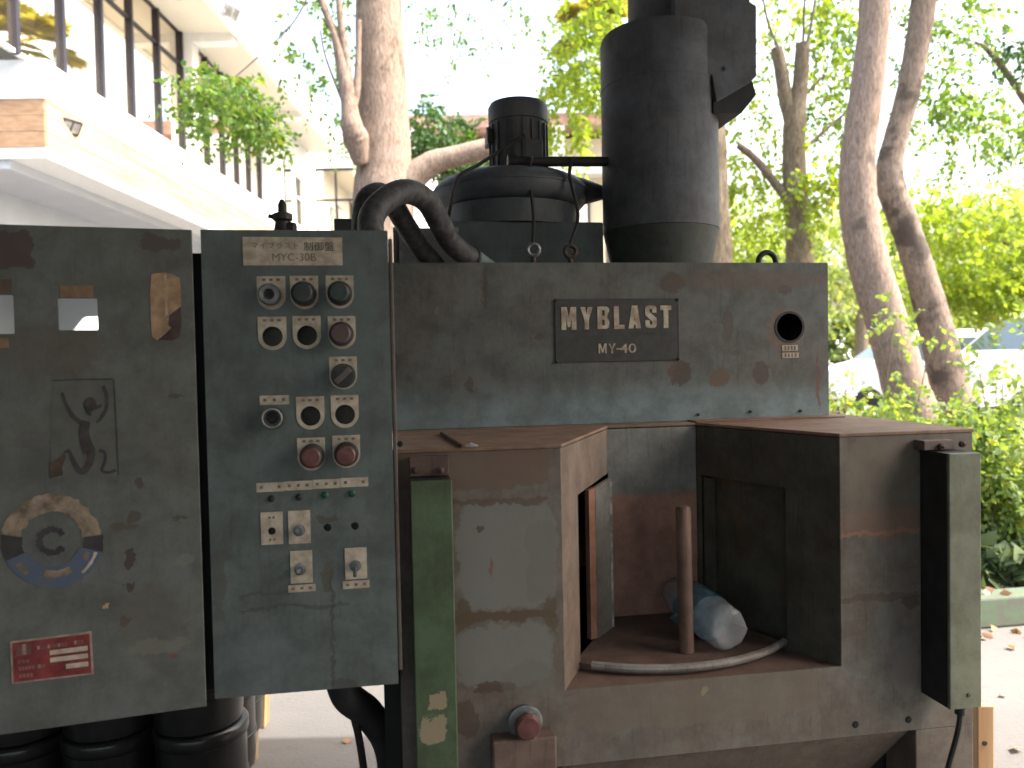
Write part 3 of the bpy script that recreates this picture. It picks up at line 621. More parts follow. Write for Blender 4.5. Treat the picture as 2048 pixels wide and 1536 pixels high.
a = cp(545, 522); b = cp(632, 507); text_mesh('lettering', 'MYC-30B', m_ink2, pl, a[0], b[0], a[1], b[1], CY-.0016, .0)
def legend(px, py, hole):
    x, z = cp(px, py); r = 28*ks; top = 40*ks
    out = [(x-r, z+top), (x-r, z)] + [(x + r*math.cos(rad(t)), z + r*1.0*math.sin(rad(t))) for t in range(190, 351, 16)] + [(x+r, z), (x+r, z+top)]
    o = MB().plate(out, [circle(x, z, 20.5*ks, 24)] if hole else [], fY(CY-.0012), .0011).build('legend_plate', m_legend, CC)
    t = MB()
    for k in range(3): t.box((x-r*.62+k*r*.5, CY-.0016, z+top*.76), (x-r*.38+k*r*.5, CY-.0013, z+top*.88))
    t.build('print', m_ink2, o)['kind'] = 'stuff'
for px, py in ((545,673),(614,671),(621,832),(690,829)): legend(px, py, True)
for px, py in ((543,592),(609,591),(680,590),(684,671),(687,752),(623,914),(693,909)): legend(px, py, False)
def knob(px, py, cap, kind):
    x, z = cp(px, py); k = ks
    if kind == 'ring':
        o = MB().lathe((x, CY-.0013, z), (0,-1,0), [(22*k,0),(22*k,.012),(19*k,.016),(11*k,.015),(10*k,.006),(0,.006)], 28).build('ring_socket', m_chrome if cap is None else cap, CC, smooth=True)
        MB().lathe((x, CY-.0078, z), (0,-1,0), [(9*k,0),(9*k,.003),(4*k,.0032),(0,.0022)], 20).build('socket_core', m_black, o, smooth=True)
    elif kind == 'push':
        o = MB().lathe((x, CY-.0013, z), (0,-1,0), [(25*k,0),(25*k,.004),(23.5*k,.006),(23.5*k,.018),(21*k,.021)], 28).build('push_button', m_cap, CC, smooth=True)
        MB().lathe((x, CY-.0224, z), (0,-1,0), [(20*k,0),(20*k,.004),(17*k,.0062),(0,.007)], 28).build('button_cap', cap, o, smooth=True)
    elif kind == 'sel':
        o = MB().lathe((x, CY-.0013, z), (0,-1,0), [(25*k,0),(25*k,.005),(23*k,.007),(22*k,.014),(0,.015)], 28).build('selector_switch', m_cap, CC, smooth=True)
        MB().obox((x, CY-.021, z), (1,0,.9), (0,1,0), (-.9,0,1), 20*k, .007, 6*k).build('selector_grip', flat('worn_grip', (.12,.10,.095), .5), o, bevel=.001)
knob(541, 590, None, 'ring'); knob(608, 588, flat('dark_blue_cap', (.05,.06,.072), .5, bump=0), 'push'); knob(680, 587, flat('dark_green_cap', (.05,.07,.066), .5, bump=0), 'push')
knob(683, 668, m_brownb, 'push'); knob(687, 751, None, 'sel'); knob(547, 835, m_cap, 'ring'); knob(625, 911, m_red, 'push'); knob(693, 907, m_red, 'push')
MB().tube([(cp(547,835)[0]+19*ks*math.cos(t), CY-.017, cp(547,835)[1]+19*ks*math.sin(t)) for t in [2*math.pi*i/24 for i in range(25)]], .0018, 6, False).build('socket_rim', m_rim, CC, smooth=True)
plate_rect(520, 790, 578, 810, marks=3)
for i in range(4):
    x0 = 513.5 + i*56; y0 = 964 - i*3.3; plate_rect(x0, y0, x0+54.8, y0+20.5, marks=(2,3,3,2)[i])
for i, (px, py, mt) in enumerate(((543,997,m_black),(598,994,m_black),(650,990,m_led),(704,987,m_led))):
    x, z = cp(px, py); MB().lathe((x, CY-.0002, z), (0,-1,0), [(7.2*ks,0),(7.2*ks,.002),(5.5*ks,.003),(4.5*ks,.005),(0,.0062)], 16).build('indicator_lamp', mt, CC, smooth=True)
def plate_hole(x0, y0, x1, y1, hx, hy):
    a = cp(x0, y1); b = cp(x1, y0)
    o = MB().plate(rect(*a, *b), [circle(*cp(hx, hy), 8*ks, 16)], fY(CY-.0012), .0011).build('switch_plate', m_legend, CC); t = MB(); w = b[0]-a[0]; h = b[1]-a[1]
    for zz in (.8, .12):
        for xx in (.36, .54): t.box((a[0]+w*xx, CY-.0016, a[1]+h*zz), (a[0]+w*(xx+.1), CY-.0013, a[1]+h*(zz+.07)))
    t.build('print', m_ink2, o)['kind'] = 'stuff'
plate_hole(523, 1023, 565, 1090, 544, 1062)
def toggle(px, py, lean):
    x, z = cp(px, py); o = MB().lathe((x, CY-.0013, z), (0,-1,0), [(12*ks,0),(12*ks,.003),(8*ks,.004),(8*ks,.008),(0,.008)], 14).build('toggle_switch', m_chrome, CC, smooth=True)
    MB().tube([(x, CY-.009, z), (x+lean[0], CY-.025, z+lean[1])], [.0018, .003], 8).build('toggle_lever', m_chrome, o, smooth=True)
plate_rect(578, 1020, 620, 1088, 'switch_plate'); toggle(599, 1060, (0, .004))
plate_rect(582, 1100, 624, 1167, 'switch_plate'); plate_rect(577, 1167.5, 631, 1185, marks=3); toggle(601, 1138, (0, .003))
plate_rect(691, 1094, 733, 1159, 'switch_plate'); plate_rect(686, 1159.5, 739, 1178, marks=3); toggle(711, 1131, (0, -.010))
# valve fitting and cable entry on the cabinet top
vx = M.hit(565, 440, .02)
vf = MB(); zt = c1[1]
vf.lathe((vx[0], .02, zt-.003), (0,0,1), [(.022,0),(.022,.012),(.014,.016),(.012,.03),(.016,.033),(.016,.042),(.007,.046),(.007,.058),(.003,.066),(0,.067)], 16)
vf.tube([(vx[0]-.001,.02,zt+.032),(vx[0]-.022,.018,zt+.036)], [.005,.0035], 8); vf.tube([(vx[0]+.003,.02,zt+.018),(vx[0]+.02,.015,zt+.016)], [.011,.009], 10)
vf.build('valve_fitting', m_black, CC, smooth=True)
MB().box((M.hit(600,455,.05)[0], .0, c1[1]-.0028), (M.hit(712,455,.05)[0], .10, c1[1]+.003)).build('top_plate', flat('thin_steel', (.12,.13,.14), .5, .3), CC)

# ------------------------------------------------------------------ open door with meter cut-outs on the left
DO = frame_thing('meter_door', 'open grey green cabinet door with square meter cut-outs, stickers and stains', 'cabinet door', DR)
dp = lambda px, py: DR.xz(px, py, 0.0)
a = dp(118, 660); b = dp(194, 597); a2 = dp(-52, 668); b2 = dp(26, 590)
MB().plate(rect(-.66, .888, 0, 1.607), [rect(*a, *b), rect(*a2, *b2)], fY(0), .004).build('door_panel', m_door, DO, bevel=.0015)
fD = fY(-.0008)
def dpoly(pts, name, mat, parent=None, lift=.0008, holes=()):
    return MB().plate([dp(*p) for p in pts], [[dp(*p) for p in h] for h in holes], fY(-lift), lift-.0001).build(name, mat, parent or DO)
m_tape = flat('brown_tape', (.26,.165,.105), .7, var=.2, scale=30, bump=0); m_paper = flat('torn_brown_paper', (.40,.27,.165), .8, var=.22, scale=35, bump=.1)
dpoly([(120,572),(186,571),(187,595),(121,596)], 'tape_strip', m_tape); dpoly([(-30,560),(24,558),(25,588),(-30,589)], 'tape_strip', flat('dark_tape', (.17,.12,.09), .7, bump=0))
dpoly([(-30,676),(17,677),(18,695),(-30,698)], 'tape_strip', m_tape)
pp = dpoly([(303,548),(330,545),(346,549),(359,556),(362,580),(362,612),(352,620),(338,630),(336,650),(342,655),(330,668),(314,681),(304,672),(302,640),(300,590)], 'torn_sticker', m_paper)
pp['label'] = 'torn brown paper sticker with a dark corner'
dpoly([(328,549),(333,549),(336,628),(331,634)], 'sticker_crease', flat('paper_crease', (.48,.35,.24), .8, bump=0), pp, .0012)
dpoly([(362,613),(353,621),(339,631),(337,650),(343,656),(331,668),(316,680),(345,681),(359,675),(363,650)], 'sticker_backing', flat('sticker_glue', (.08,.052,.05), .8), DO)
# worn print of a figure with raised arms in a ghost rectangle
m_mark = flat('worn_dark_print', (.058,.052,.054), .75, var=.2, scale=60, bump=0); m_ghost = flat('ghost_rectangle', (.112,.116,.108), .7, var=.12, scale=30, bump=0)
gp = dpoly([(103,760),(228,758),(237,952),(102,957)], 'ghost_print', m_ghost, None, .0005)
gp['label'] = 'worn print of a dancing stick figure with raised arms'
gp['label'] = 'worn print of a small figure with raised arms'
def stroke(pts, w, name='figure_stroke', mat=m_mark, parent=None):
    P = smooth_path([(*p, 0) for p in pts], 5); L_, R_ = [], []
    for i, p in enumerate(P):
        t = P[min(i+1, len(P)-1)] - P[max(i-1, 0)]; t = t/np.linalg.norm(t); nrm = np.array([-t[1], t[0], 0]); ww = w[0] + (w[1]-w[0])*i/(len(P)-1)
        L_.append(tuple((p+nrm*ww)[:2])); R_.append(tuple((p-nrm*ww)[:2]))
    return dpoly(L_ + R_[::-1], name, mat, parent or gp, .0011)
stroke([(124,785),(134,812),(148,834),(166,848)], (3,5)); stroke([(206,772),(213,790),(213,815),(203,835),(193,845)], (4,3))
stroke([(172,842),(168,862),(172,885),(180,905)], (9,13)); stroke([(182,902),(180,922),(168,942),(156,938),(146,920),(138,902),(128,908)], (9,2.5))
stroke([(198,900),(210,905),(210,922),(204,940),(216,945),(232,940)], (3,3)); stroke([(172,812),(175,824),(182,830)], (3,3))
dpoly([(180+13*math.cos(t), 809+15*math.sin(t)) for t in [2*math.pi*i/16 for i in range(16)]], 'figure_head', m_mark, gp, .0011)
dpoly([(190,812),(204,808),(203,814),(191,820)], 'figure_stroke', m_mark, gp, .0011)
dpoly([(100,925),(118,915),(128,905),(133,912),(124,935),(126,950),(101,956)], 'rust_corner', flat('rust_corner', (.085,.058,.045), .8), gp, .0011)
stroke([(104,761),(165,759),(226,758)], (1.3,1.3), 'print_edge'); stroke([(228,760),(233,860),(237,950)], (1,1), 'print_edge')
# round worn sticker: beige top, dark band, blue bottom round a scraped centre
cx, cy = 104, 1082
ringf = lambda r, t: (cx + r*1.0*math.cos(rad(t)), cy - r*.93*math.sin(rad(t)))
m_beige = flat('worn_beige', (.30,.235,.175), .8, var=.3, scale=40, bump=0); m_bl = flat('worn_blue', (.055,.085,.17), .6, var=.4, scale=45, bump=0, dirt=(.10,.11,.11)); m_dk = flat('worn_black_band', (.056,.052,.055), .7, bump=0)
def band(t0, t1, r0, r1, name, mat, parent=None, jag=2.5, seed=1, lift=.0009):
    rn = random.Random(seed); n = max(6, int(abs(t1-t0)/5)); T = [t0 + (t1-t0)*i/n for i in range(n+1)]
    return dpoly([ringf(r1 + rn.uniform(-jag, jag), t) for t in T] + [ringf(r0 + rn.uniform(-jag, jag), t) for t in reversed(T)], name, mat, parent, lift)
rs = band(8, 172, 62, 100, 'round_sticker', m_beige, None, 4, 3); rs['label'] = 'worn round sticker, beige above and blue below'
band(172, 205, 60, 102, 'sticker_band', m_dk, rs, 1.5, 5); band(-13, 8, 64, 103, 'sticker_band', m_dk, rs, 1.5, 6)
band(205, 347, 56, 101, 'sticker_blue', m_bl, rs, 2.5, 7); band(258, 302, 64, 78, 'sticker_label', m_beige, rs, 1.5, 8, .0013)
band(312, 345, 88, 94, 'sticker_line', m_legend, rs, .8, 9, .0013); band(30, 330, 19, 31, 'sticker_ring', m_dk, rs, 2.5, 10)
band(215, 235, 78, 90, 'sticker_line', m_ink2, rs, 1, 11, .0013); band(328, 342, 70, 82, 'sticker_line', m_ink2, rs, 2, 12, .0013)
# red rating plate
m_redp = flat('red_plate', (.22,.04,.04), .55, var=.25, scale=40, bump=0); m_pale = flat('pale_print', (.36,.26,.22), .7, var=.2, scale=60, bump=0); m_dim = flat('dim_print', (.22,.10,.095), .7, bump=0)
rp_ = dpoly([(20,1283),(183,1262),(188,1348),(24,1368)], 'rating_plate', m_pale); rp_['label'] = 'red rating plate with pale border and worn print'
dpoly([(25,1286),(179,1267),(183,1345),(28,1364)], 'plate_field', m_redp, rp_, .0011)
def rq(u0, v0, u1, v1):
    def p(u, v): x = 25 + (179-25)*u + 3.5*v; y = 1286 + 78*v - 19*u; return (x, y)
    return [p(u0,v0), p(u1,v0), p(u1,v1), p(u0,v1)]
for q in ((.48,.30,.97,.42),(.48,.49,.97,.61),(.68,.70,.97,.82)): dpoly(rq(*q), 'blank_field', m_legend, rp_, .0014)
dpoly(rq(.05,.10,.24,.34), 'logo_block', m_dim, rp_, .0014); dpoly(rq(.125,.06,.175,.32), 'logo_bar', m_pale, rp_, .0016)
rn = random.Random(2)
for (u0, u1, v) in ((.32,.72,.16),(.80,.93,.14),(.06,.22,.46),(.07,.28,.64),(.32,.42,.64),(.07,.26,.83)):
    k = max(2, int((u1-u0)/.042))
    for i in range(k): dpoly(rq(u0+(u1-u0)*i/k, v-.01, u0+(u1-u0)*(i+.72)/k, v+.08), 'print', m_dim if u0 < .3 or i % 3 else m_pale, rp_, .0014)

# ------------------------------------------------------------------ things standing on the machine
# exhaust cylinder
DY = UD + .25
cxl = M.hit(1205, 300, DY)[0]; cxr = M.hit(1430, 300, DY)[0]; dcx = (cxl+cxr)/2; drr = (cxr-cxl)/2*.975
ztop = M.hit(1204, 75, DY)[2]; zt1 = M.hit(1430, 466, DY)[2]
ED = frame_thing('exhaust_cylinder', 'big dark grey steel exhaust cylinder with boxy side outlet on the machine top', 'exhaust duct', M)
MB().lathe((dcx, DY, uz1-.0005), (0,0,1), [(drr*.84,0),(drr*.995,zt1-uz1)], 56).build('base_cone', m_ductbase, ED, smooth=True)
MB().lathe((dcx, DY, zt1), (0,0,1), [(drr,.0005),(drr,ztop-zt1-.012),(drr*.97,ztop-zt1),(0,ztop-zt1)], 64).build('cylinder_shell', m_duct, ED, smooth=True)
zs_ = M.hit(1290, 140, DY-drr)[2]
MB().lathe((dcx, DY, zs_), (0,0,1), [(drr+.0006,0),(drr+.0018,.002),(drr+.0018,.005),(drr+.0006,.007)], 64).build('seam', m_duct, ED, smooth=True)
MB().lathe((dcx+.045, DY+.01, ztop+.0005), (0,0,1), [(drr*.78,0),(drr*.78,.55)], 48).build('upper_neck', m_duct, ED, smooth=True)
OY = DY - drr*.84
op = lambda px, py: M.xz(px, py, OY)
ob = [op(*p) for p in ((1350,138),(1402,140),(1424,150),(1433,204),(1500,165),(1513,152),(1513,12),(1500,4),(1500,-260),(1350,-260))]
MB().plate(ob, [], fY(OY), drr*1.3).build('outlet_box', m_duct, ED, bevel=.002)
of = [op(*p) for p in ((1428,196),(1470,176),(1497,155),(1507,160),(1515,188),(1486,224),(1428,224))]
MB().plate(of, [], fY(OY+.005), drr*1.1).build('outlet_flange', flat('flange_dark', (.018,.02,.024), .7), ED, bevel=.002)
sx_ = op(1349, 60)[0]; MB().box((sx_-.0012, DY-drr*.962, zs_+.008), (sx_+.0012, DY-drr*.9, ztop-.002)).build('seam', m_dark, ED)
q = op(1449, 137); MB().lathe((q[0], OY-.0005, q[1]), (.2,-1,-.3), [(.005,0),(.005,.004),(0,.005)], 10).build('bolt', m_black, ED)
# dust box behind
DB = frame_thing('dust_box', 'low dark teal steel dust box on the machine top under the blower', 'dust box', M)
by = UD + .20; bxl = M.hit(905, 480, by)[0]; bxr = M.hit(1207, 480, by)[0]; bzt = M.hit(1060, 443, by)[2]
MB().box((bxl, by, uz1+.0005), (bxr, by+.60, bzt)).build('box_body', m_dustbox, DB, bevel=.003)  # hidden rear lengthened to block ground light under the blower
jy = UD + .10; j0 = M.hit(788, 520, jy)[0]; j1 = M.hit(918, 520, jy)[0]; jz = M.hit(850, 456, jy)[2]
JB = frame_thing('junction_box', 'small grey steel junction box with bright edges behind the hoses', 'junction box', M)
MB().box((j0, jy, uz1+.0005), (j1, jy+.12, jz)).build('box_body', paint('junction_paint', (.10,.115,.12), (.07,.075,.075)), JB, bevel=.002)
for (x0, x1) in ((j0-.001, j0+.012), (j1-.02, j1+.001)): MB().box((x0, jy-.002, jz-.006), (x1, jy+.02, jz+.0015)).build('bright_edge', m_chrome, JB)
MB().box((j0+.012, jy-.004, uz1+.012), (j0+.05, jy-.0004, jz-.012)).build('small_plate', m_chrome, JB)
kx0 = M.hit(668, 450, .22)[0]; kx1 = M.hit(740, 450, .22)[0]; kz = M.hit(700, 437, .22)[2]
tb_ = MB().box((kx0, .22, ZS+.001), (kx1, .36, kz)).build('terminal_box', flat('terminal_box_grey', (.05,.055,.06), .6), None, bevel=.002)
tb_.location = tuple(M.o); tb_.rotation_euler = (0, 0, M.yaw); tag(tb_, 'dark grey terminal box standing behind the control cabinet top', 'terminal box')
# blower: lens-shaped casing with a vertical motor
BY_ = by + .16
bc = M.hit(1030, 388, BY_); brad = abs(M.hit(1200, 388, BY_)[0] - M.hit(866, 388, BY_)[0])/2
zb0 = M.hit(1000, 441, BY_+brad*.6)[2]; zb1 = M.hit(1030, 333, BY_-brad*.5)[2]; zc = (zb0+zb1)/2; ht = (zb1-zb0)
BL = frame_thing('blower', 'dark grey centrifugal blower with lens shaped casing and upright ribbed motor', 'blower', M)
bcx = (M.hit(1170, 388, BY_)[0] + M.hit(866, 388, BY_)[0])/2; br = (M.hit(1170, 388, BY_)[0] - M.hit(866, 388, BY_)[0])/2
MB().lathe((bcx, BY_, zc), (0,0,1), [(0,-ht*.50),(br*.84,-ht*.50),(br*.92,-ht*.46),(br*.97,-ht*.34),(br*.995,-ht*.16),(br,-ht*.0),(br*.98,ht*.12),(br*.91,ht*.28),(br*.78,ht*.42),(br*.62,ht*.48),(br*.45,ht*.50),(0,ht*.51)], 56).build('fan_casing', m_blower, BL, smooth=True, auto=60)
ex = M.hit(1208, 385, BY_)[0]
MB().tube([(bcx+br*.62, BY_-br*.25, zc), (bcx+br*.9, BY_-br*.2, zc), (ex+.01, BY_-br*.1, zc+.002)], [ht*.47, ht*.40, ht*.14], 20).build('outlet_cone', m_blower, BL, smooth=True)
MB().lathe((bcx, BY_, zc), (0,0,1), [(br*.99,-.003),(br*1.008,-.002),(br*1.008,.002),(br*.99,.003)], 56).build('casing_flange', m_blower, BL, smooth=True)
mx0 = M.hit(977, 260, BY_)[0]; mx1 = M.hit(1095, 260, BY_)[0]; mr = (mx1-mx0)/2; mcx = (mx0+mx1)/2; mz0 = zc + ht*.5; mz1 = M.hit(1035, 188, BY_-mr)[2]
mh = mz1 - mz0
motor = MB().lathe((mcx, BY_, mz0), (0,0,1), [(mr*1.0,0),(mr*1.0,.014),(mr*.93,.016),(mr*.93,mh*.72),(mr*.99,mh*.73),(mr*1.0,mh*.93),(mr*.93,mh*.985),(mr*.6,mh),(0,mh)], 40).build('motor', m_blower, BL, smooth=True)
for i in range(20):
    t = 2*math.pi*i/20; ca, sa = math.cos(t), math.sin(t)
    MB().obox((mcx+ca*mr*.955, BY_+sa*mr*.955, mz0+mh*.36), (ca,sa,0), (-sa,ca,0), (0,0,1), mr*.04, .0018, mh*.33).build('cooling_fin', m_blower, motor)
MB().box((mcx-mr*1.09, BY_-.03, mz0+mh*.42), (mcx-mr*.9, BY_+.03, mz0+mh*.62)).build('terminal_cover', m_black, motor, bevel=.003)
MB().lathe((mcx-mr*1.02, BY_, mz0+mh*.62), (0,0,1), [(.005,.0005),(.005,.01),(0,.012)], 8).build('cable_nut', m_chrome, motor)
MB().box((mcx+mr*.02, BY_-mr*1.02, mz0+mh*.1), (mcx+mr*.62, BY_-mr*.8, mz0+mh*.42)).build('terminal_cover', m_blower, motor, bevel=.003)
MB().lathe((bcx, BY_, bzt+.0005), (0,0,1), [(br*.84,0),(br*.88,max(.004, zc-ht*.5-bzt-.001))], 40).build('underside_skirt', m_blower, BL, smooth=True)  # skirt added to hide the lit underside and thicken the casing
py_ = BY_ - .13; p0 = M.hit(1015, 323, py_); p1 = M.hit(1206, 323, py_)
cpth = smooth_path([(mcx-.0, BY_-mr-.005, mz0+mh*.45), (M.hit(1000,300,BY_-.1)[0], BY_-.12, M.hit(1000,300,BY_-.12)[2]), (M.hit(955,333,BY_-.16)[0], BY_-.17, M.hit(955,330,BY_-.17)[2]), (M.hit(918,352,BY_-.2)[0], BY_-.21, M.hit(918,352,BY_-.21)[2]), (M.hit(903,395,BY_-.22)[0], BY_-.24, M.hit(903,395,BY_-.24)[2]), (M.hit(893,450,by-.02)[0], by-.03, M.hit(893,450,by-.03)[2])])
MB().tube(cpth, .0045, 8).build('motor_cable', m_black, BL, smooth=True)
AP = frame_thing('air_pipe', 'horizontal black air pipe with two hanging rubber tails beside the motor', 'pipe', M)
MB().tube([(p0[0], py_, p0[2]), (p1[0]+.01, py_, p1[2])], .0125, 16).build('pipe_body', m_black, AP, smooth=True)
MB().lathe((p0[0], py_, p0[2]), (1,0,0), [(.0165,.0),(.0165,.02),(.0128,.021)], 16).build('pipe_cap', m_black, AP, smooth=True)
for px0, pxb, yb in ((1060, 1067, 490), (1143, 1142, 492)):
    a_ = M.hit(px0, 318, py_-.02); b_ = M.hit(px0+8, 345, by-.08); d_ = M.hit(pxb+14 if px0 > 1100 else pxb, 430, by-.05); e_ = M.hit(pxb, yb, UD+.10)
    MB().tube(smooth_path([(a_[0], py_-.004, a_[2]-.004), (a_[0]+.004, py_-.02, a_[2]+.002), (b_[0], py_-.05, M.hit(px0+8,350,py_-.05)[2]), (d_[0], by-.05, d_[2]), (e_[0], UD+.108, e_[2]+.004)]), .0042, 8).build('rubber_tail', m_black, AP, smooth=True)
# corrugated hoses
def hose(pts, r, label, cone=False):
    P = smooth_path(pts, 14); d = 0; Q = [P[0]]; out = []; rr = []
    L = [0]
    for i in range(1, len(P)): L.append(L[-1] + np.linalg.norm(P[i]-P[i-1]))
    n = int(L[-1]/.0032)
    for k in range(n+1):
        s = L[-1]*k/n; i = max(1, int(np.searchsorted(L, s))); i = min(i, len(P)-1); t = (s-L[i-1])/(L[i]-L[i-1]+1e-9)
        out.append(P[i-1]*(1-t) + P[i]*t); rr.append(r*(1 + (.013 if k % 4 < 2 else -.013)))
    h = frame_thing('corrugated_hose', label, 'hose', M, 'corrugated hoses over the cabinet top')
    MB().tube(out, rr, 18).build('hose_body', m_hose, h, smooth=True, auto=80)
    e = out[-1]; e0 = out[-12]
    if cone:
        d = (e-e0)/np.linalg.norm(e-e0)
        MB().tube([e-d*.01, e+d*.004, e+d*.05+np.array([0,0,.012]), e+d*.075+np.array([.01,0,.014])], [r*1.08, r*1.02, r*.55, r*.2], 18).build('hose_cone', paint('hose_cone_paint', (.12,.16,.165), (.10,.11,.11)), h, smooth=True)
        MB().lathe(e-d*.02, d, [(r*1.06,0),(r*1.12,.001),(r*1.12,.008),(r*1.06,.009)], 24).build('hose_clamp', m_black, h, smooth=True)
m_hose = flat('black_hose', (.062,.062,.067), .6, var=.3, scale=60, bump=.1)  # black raised towards grey, with the glare over it in the colour
hp = lambda px, py, y: (M.hit(px, py, y)[0], y, M.hit(px, py, y)[2])
hose([hp(748,500,.10), hp(742,440,.11), hp(768,402,.14), hp(812,383,.20), hp(853,402,.26), hp(880,447,.31), hp(907,490,.36), hp(950,521,.42)], .0232, 'front black corrugated hose arching from cabinet into a teal cone', True)
hose([hp(728,500,.16), hp(727,435,.18), hp(736,398,.20), hp(762,388,.24), hp(788,412,.29), hp(815,456,.34), hp(846,500,.39), hp(872,532,.42)], .0215, 'rear black corrugated hose tucked behind the arching front hose')
# hose and cable below the control cabinet
hs = frame_thing('drain_hose', 'thick black rubber hose sagging from under the control cabinet', 'hose', M)
MB().tube(smooth_path([hp(672,1300,.02), hp(690,1385,.02), hp(735,1425,.05), hp(770,1475,.09), hp(783,1530,.12), hp(785,1640,.15), hp(790,1760,.16)]), .026, 16).build('hose_body', m_black, hs, smooth=True)
MB().tube(smooth_path([hp(694,1390,.01), hp(712,1450,.03), hp(722,1500,.04), hp(732,1580,.05), hp(742,1700,.06)]), .0065, 8).build('thin_cable', m_black, hs, smooth=True)

# ------------------------------------------------------------------ black tubs, pallet boards
m_pot = flat('black_plastic_tub', (.020,.019,.018), .32, var=.25, scale=12, bump=.25, spec=.5)
pot0 = None
def pot(x, y, z, label):
    global pot0
    if pot0 is None:
        t = thing('plastic_tub', label, 'tub', (x, y, z), 0, 'black plastic tubs stacked on the pallet')
        b = MB().lathe((0,0,0), (0,0,1), [(0,0),(.112,0),(.118,.005),(.121,.05),(.122,.225),(.126,.228),(.128,.236),(.128,.258),(.124,.264),(.118,.267),(0,.267)], 36).build('tub_body', m_pot, t, smooth=True)
        MB().lathe((0,0,0), (0,0,1), [(.1222,.10),(.1245,.102),(.1248,.11),(.1222,.112)], 36).build('tub_band', m_pot, t, smooth=True)
        pot0 = t; return t
    r = pot0.copy(); link(r); r.location = (x, y, z); r['label'] = label
    for c in pot0.children:
        k = c.copy(); link(k); k.parent = r
    return r
pc = at(402, 1480, 2.18)
for row in range(3):
    for col in range(3 if row == 0 else 1):
        base = at(402 - col*168, 1480, 2.18)
        x, y = base[0] - row*.057, base[1] + row*.25 + col*-.02
        for tier in range(3):
            where = ('in the front row', 'in the middle row', 'in the rear row')[row]; hgt = ('lowest of its stack', 'middle of its stack', 'topmost of its stack')[tier]
            nb = ('next to the batten', 'between two stacks', 'farthest from the batten')[col] if row == 0 else ''
            pot(x + random.Random(row*9+col*3+tier).uniform(-.004,.004), y, .135 + tier*.268, f'black plastic tub {where} {nb}, {hgt}'.replace(' ,', ','))
m_pal = wood_mat('pallet_wood', (.16,.10,.06), (.26,.18,.11), (9, .6, 9))
pal = thing('wooden_pallet', 'worn brown wooden pallet under the black tubs', 'pallet', (-1.62, 2.45, 0))
for i in range(6): MB().box((-.55+i*.2, -.45, .108), (-.55+i*.2+.13, .55, .128)).build('deck_board', m_pal, pal, bevel=.003)
for yy in (-.44, 0, .46): MB().box((-.55, yy, .006), (.58, yy+.08, .107)).build('stringer', m_pal, pal, bevel=.003)
cra = atz(507, 1530, .06); crb = at(527, 1440, 3.0)
ts = thing('timber_stake', 'short split timber stake leaning behind the black tubs', 'timber', (crb[0], 3.0, 0))
MB().obox((0, 0, .15), (1,0,0), (0,1,0), (.05,.02,1), .022, .03, .15).build('stake_shaft', m_timber, ts, bevel=.004)
t2 = at(508, 1490, 2.72); ts2 = thing('timber_batten', 'thin brown batten standing against the stacked tubs', 'timber', (t2[0], 2.72, 0))
MB().obox((0, 0, .19), (1,0,0), (0,1,0), (.04,0,1), .015, .02, .19).build('batten_shaft', m_pal, ts2, bevel=.002)
t3 = at(1967, 1470, 1.95); tp = thing('timber_board', 'raw orange timber board standing beside the machine leg', 'timber', (t3[0], 1.95, 0))
bt = at(1967, 1408, 1.95)[2]
MB().box((-.022, -.012, 0), (.020, .012, bt)).build('board_plank', m_timber, tp, bevel=.003)
MB().lathe((-.004, -.0122, bt-.095), (0,-1,0), [(.007,0),(.006,.001),(0,.0012)], 12).build('nail_head', m_black, tp)

# ------------------------------------------------------------------ buildings
OB = thing('office_building', 'white two storey building with wood band and tall bronze reflective glazing', 'building', (-7, 14, 0), 0)
FX, GX = -5.9, -6.12                       # face of the slab band, glazing plane
Y0, Y1 = 10.0, 19.6
def wbox(a, b, name, mat, parent=OB, bevel=0.0): return MB().box(a, b).build(name, mat, parent, bevel=bevel, world=True)
wbox((-16, Y0, 4.27), (FX+.02, 23, 4.275+.0), 'slab_core', m_white) if False else None
wbox((-16, Y0, 4.14), (FX, 22.6, 4.27), 'slab_edge', m_white)
wbox((-16, Y0+.01, 4.272), (FX-.012, 22.6, 4.885), 'band_wall', m_white)
wbox((-16, Y0-.02, 4.887), (FX+.02, 22.6, 5.375), 'sill_wall', m_white)
m_pl = m_wood
zb_ = [4.274, 4.478, 4.682, 4.885]
for i in range(3):
    for j in range(6):
        ya = Y0 + .012 + j*2.1 + (0.7 if i % 2 else 0); yb = min(ya + 2.09, 22.5)
        if yb > ya + .1: wbox((FX-.0115, ya, zb_[i]+.003), (FX+.006+.002*((i+j) % 2), yb, zb_[i+1]-.003), 'cladding_board', m_wood)
    if i % 2: wbox((FX-.0115, Y0+.012, zb_[i]+.003), (FX+.007, Y0+.705, zb_[i+1]-.003), 'cladding_board', m_wood)
    for j in range(3):
        wbox((FX-.004-1.6*(j+1), Y0-.006-.002*((i+j) % 2), zb_[i]+.003), (FX-.004-1.6*j, Y0+.0095, zb_[i+1]-.003), 'cladding_board', m_wood)
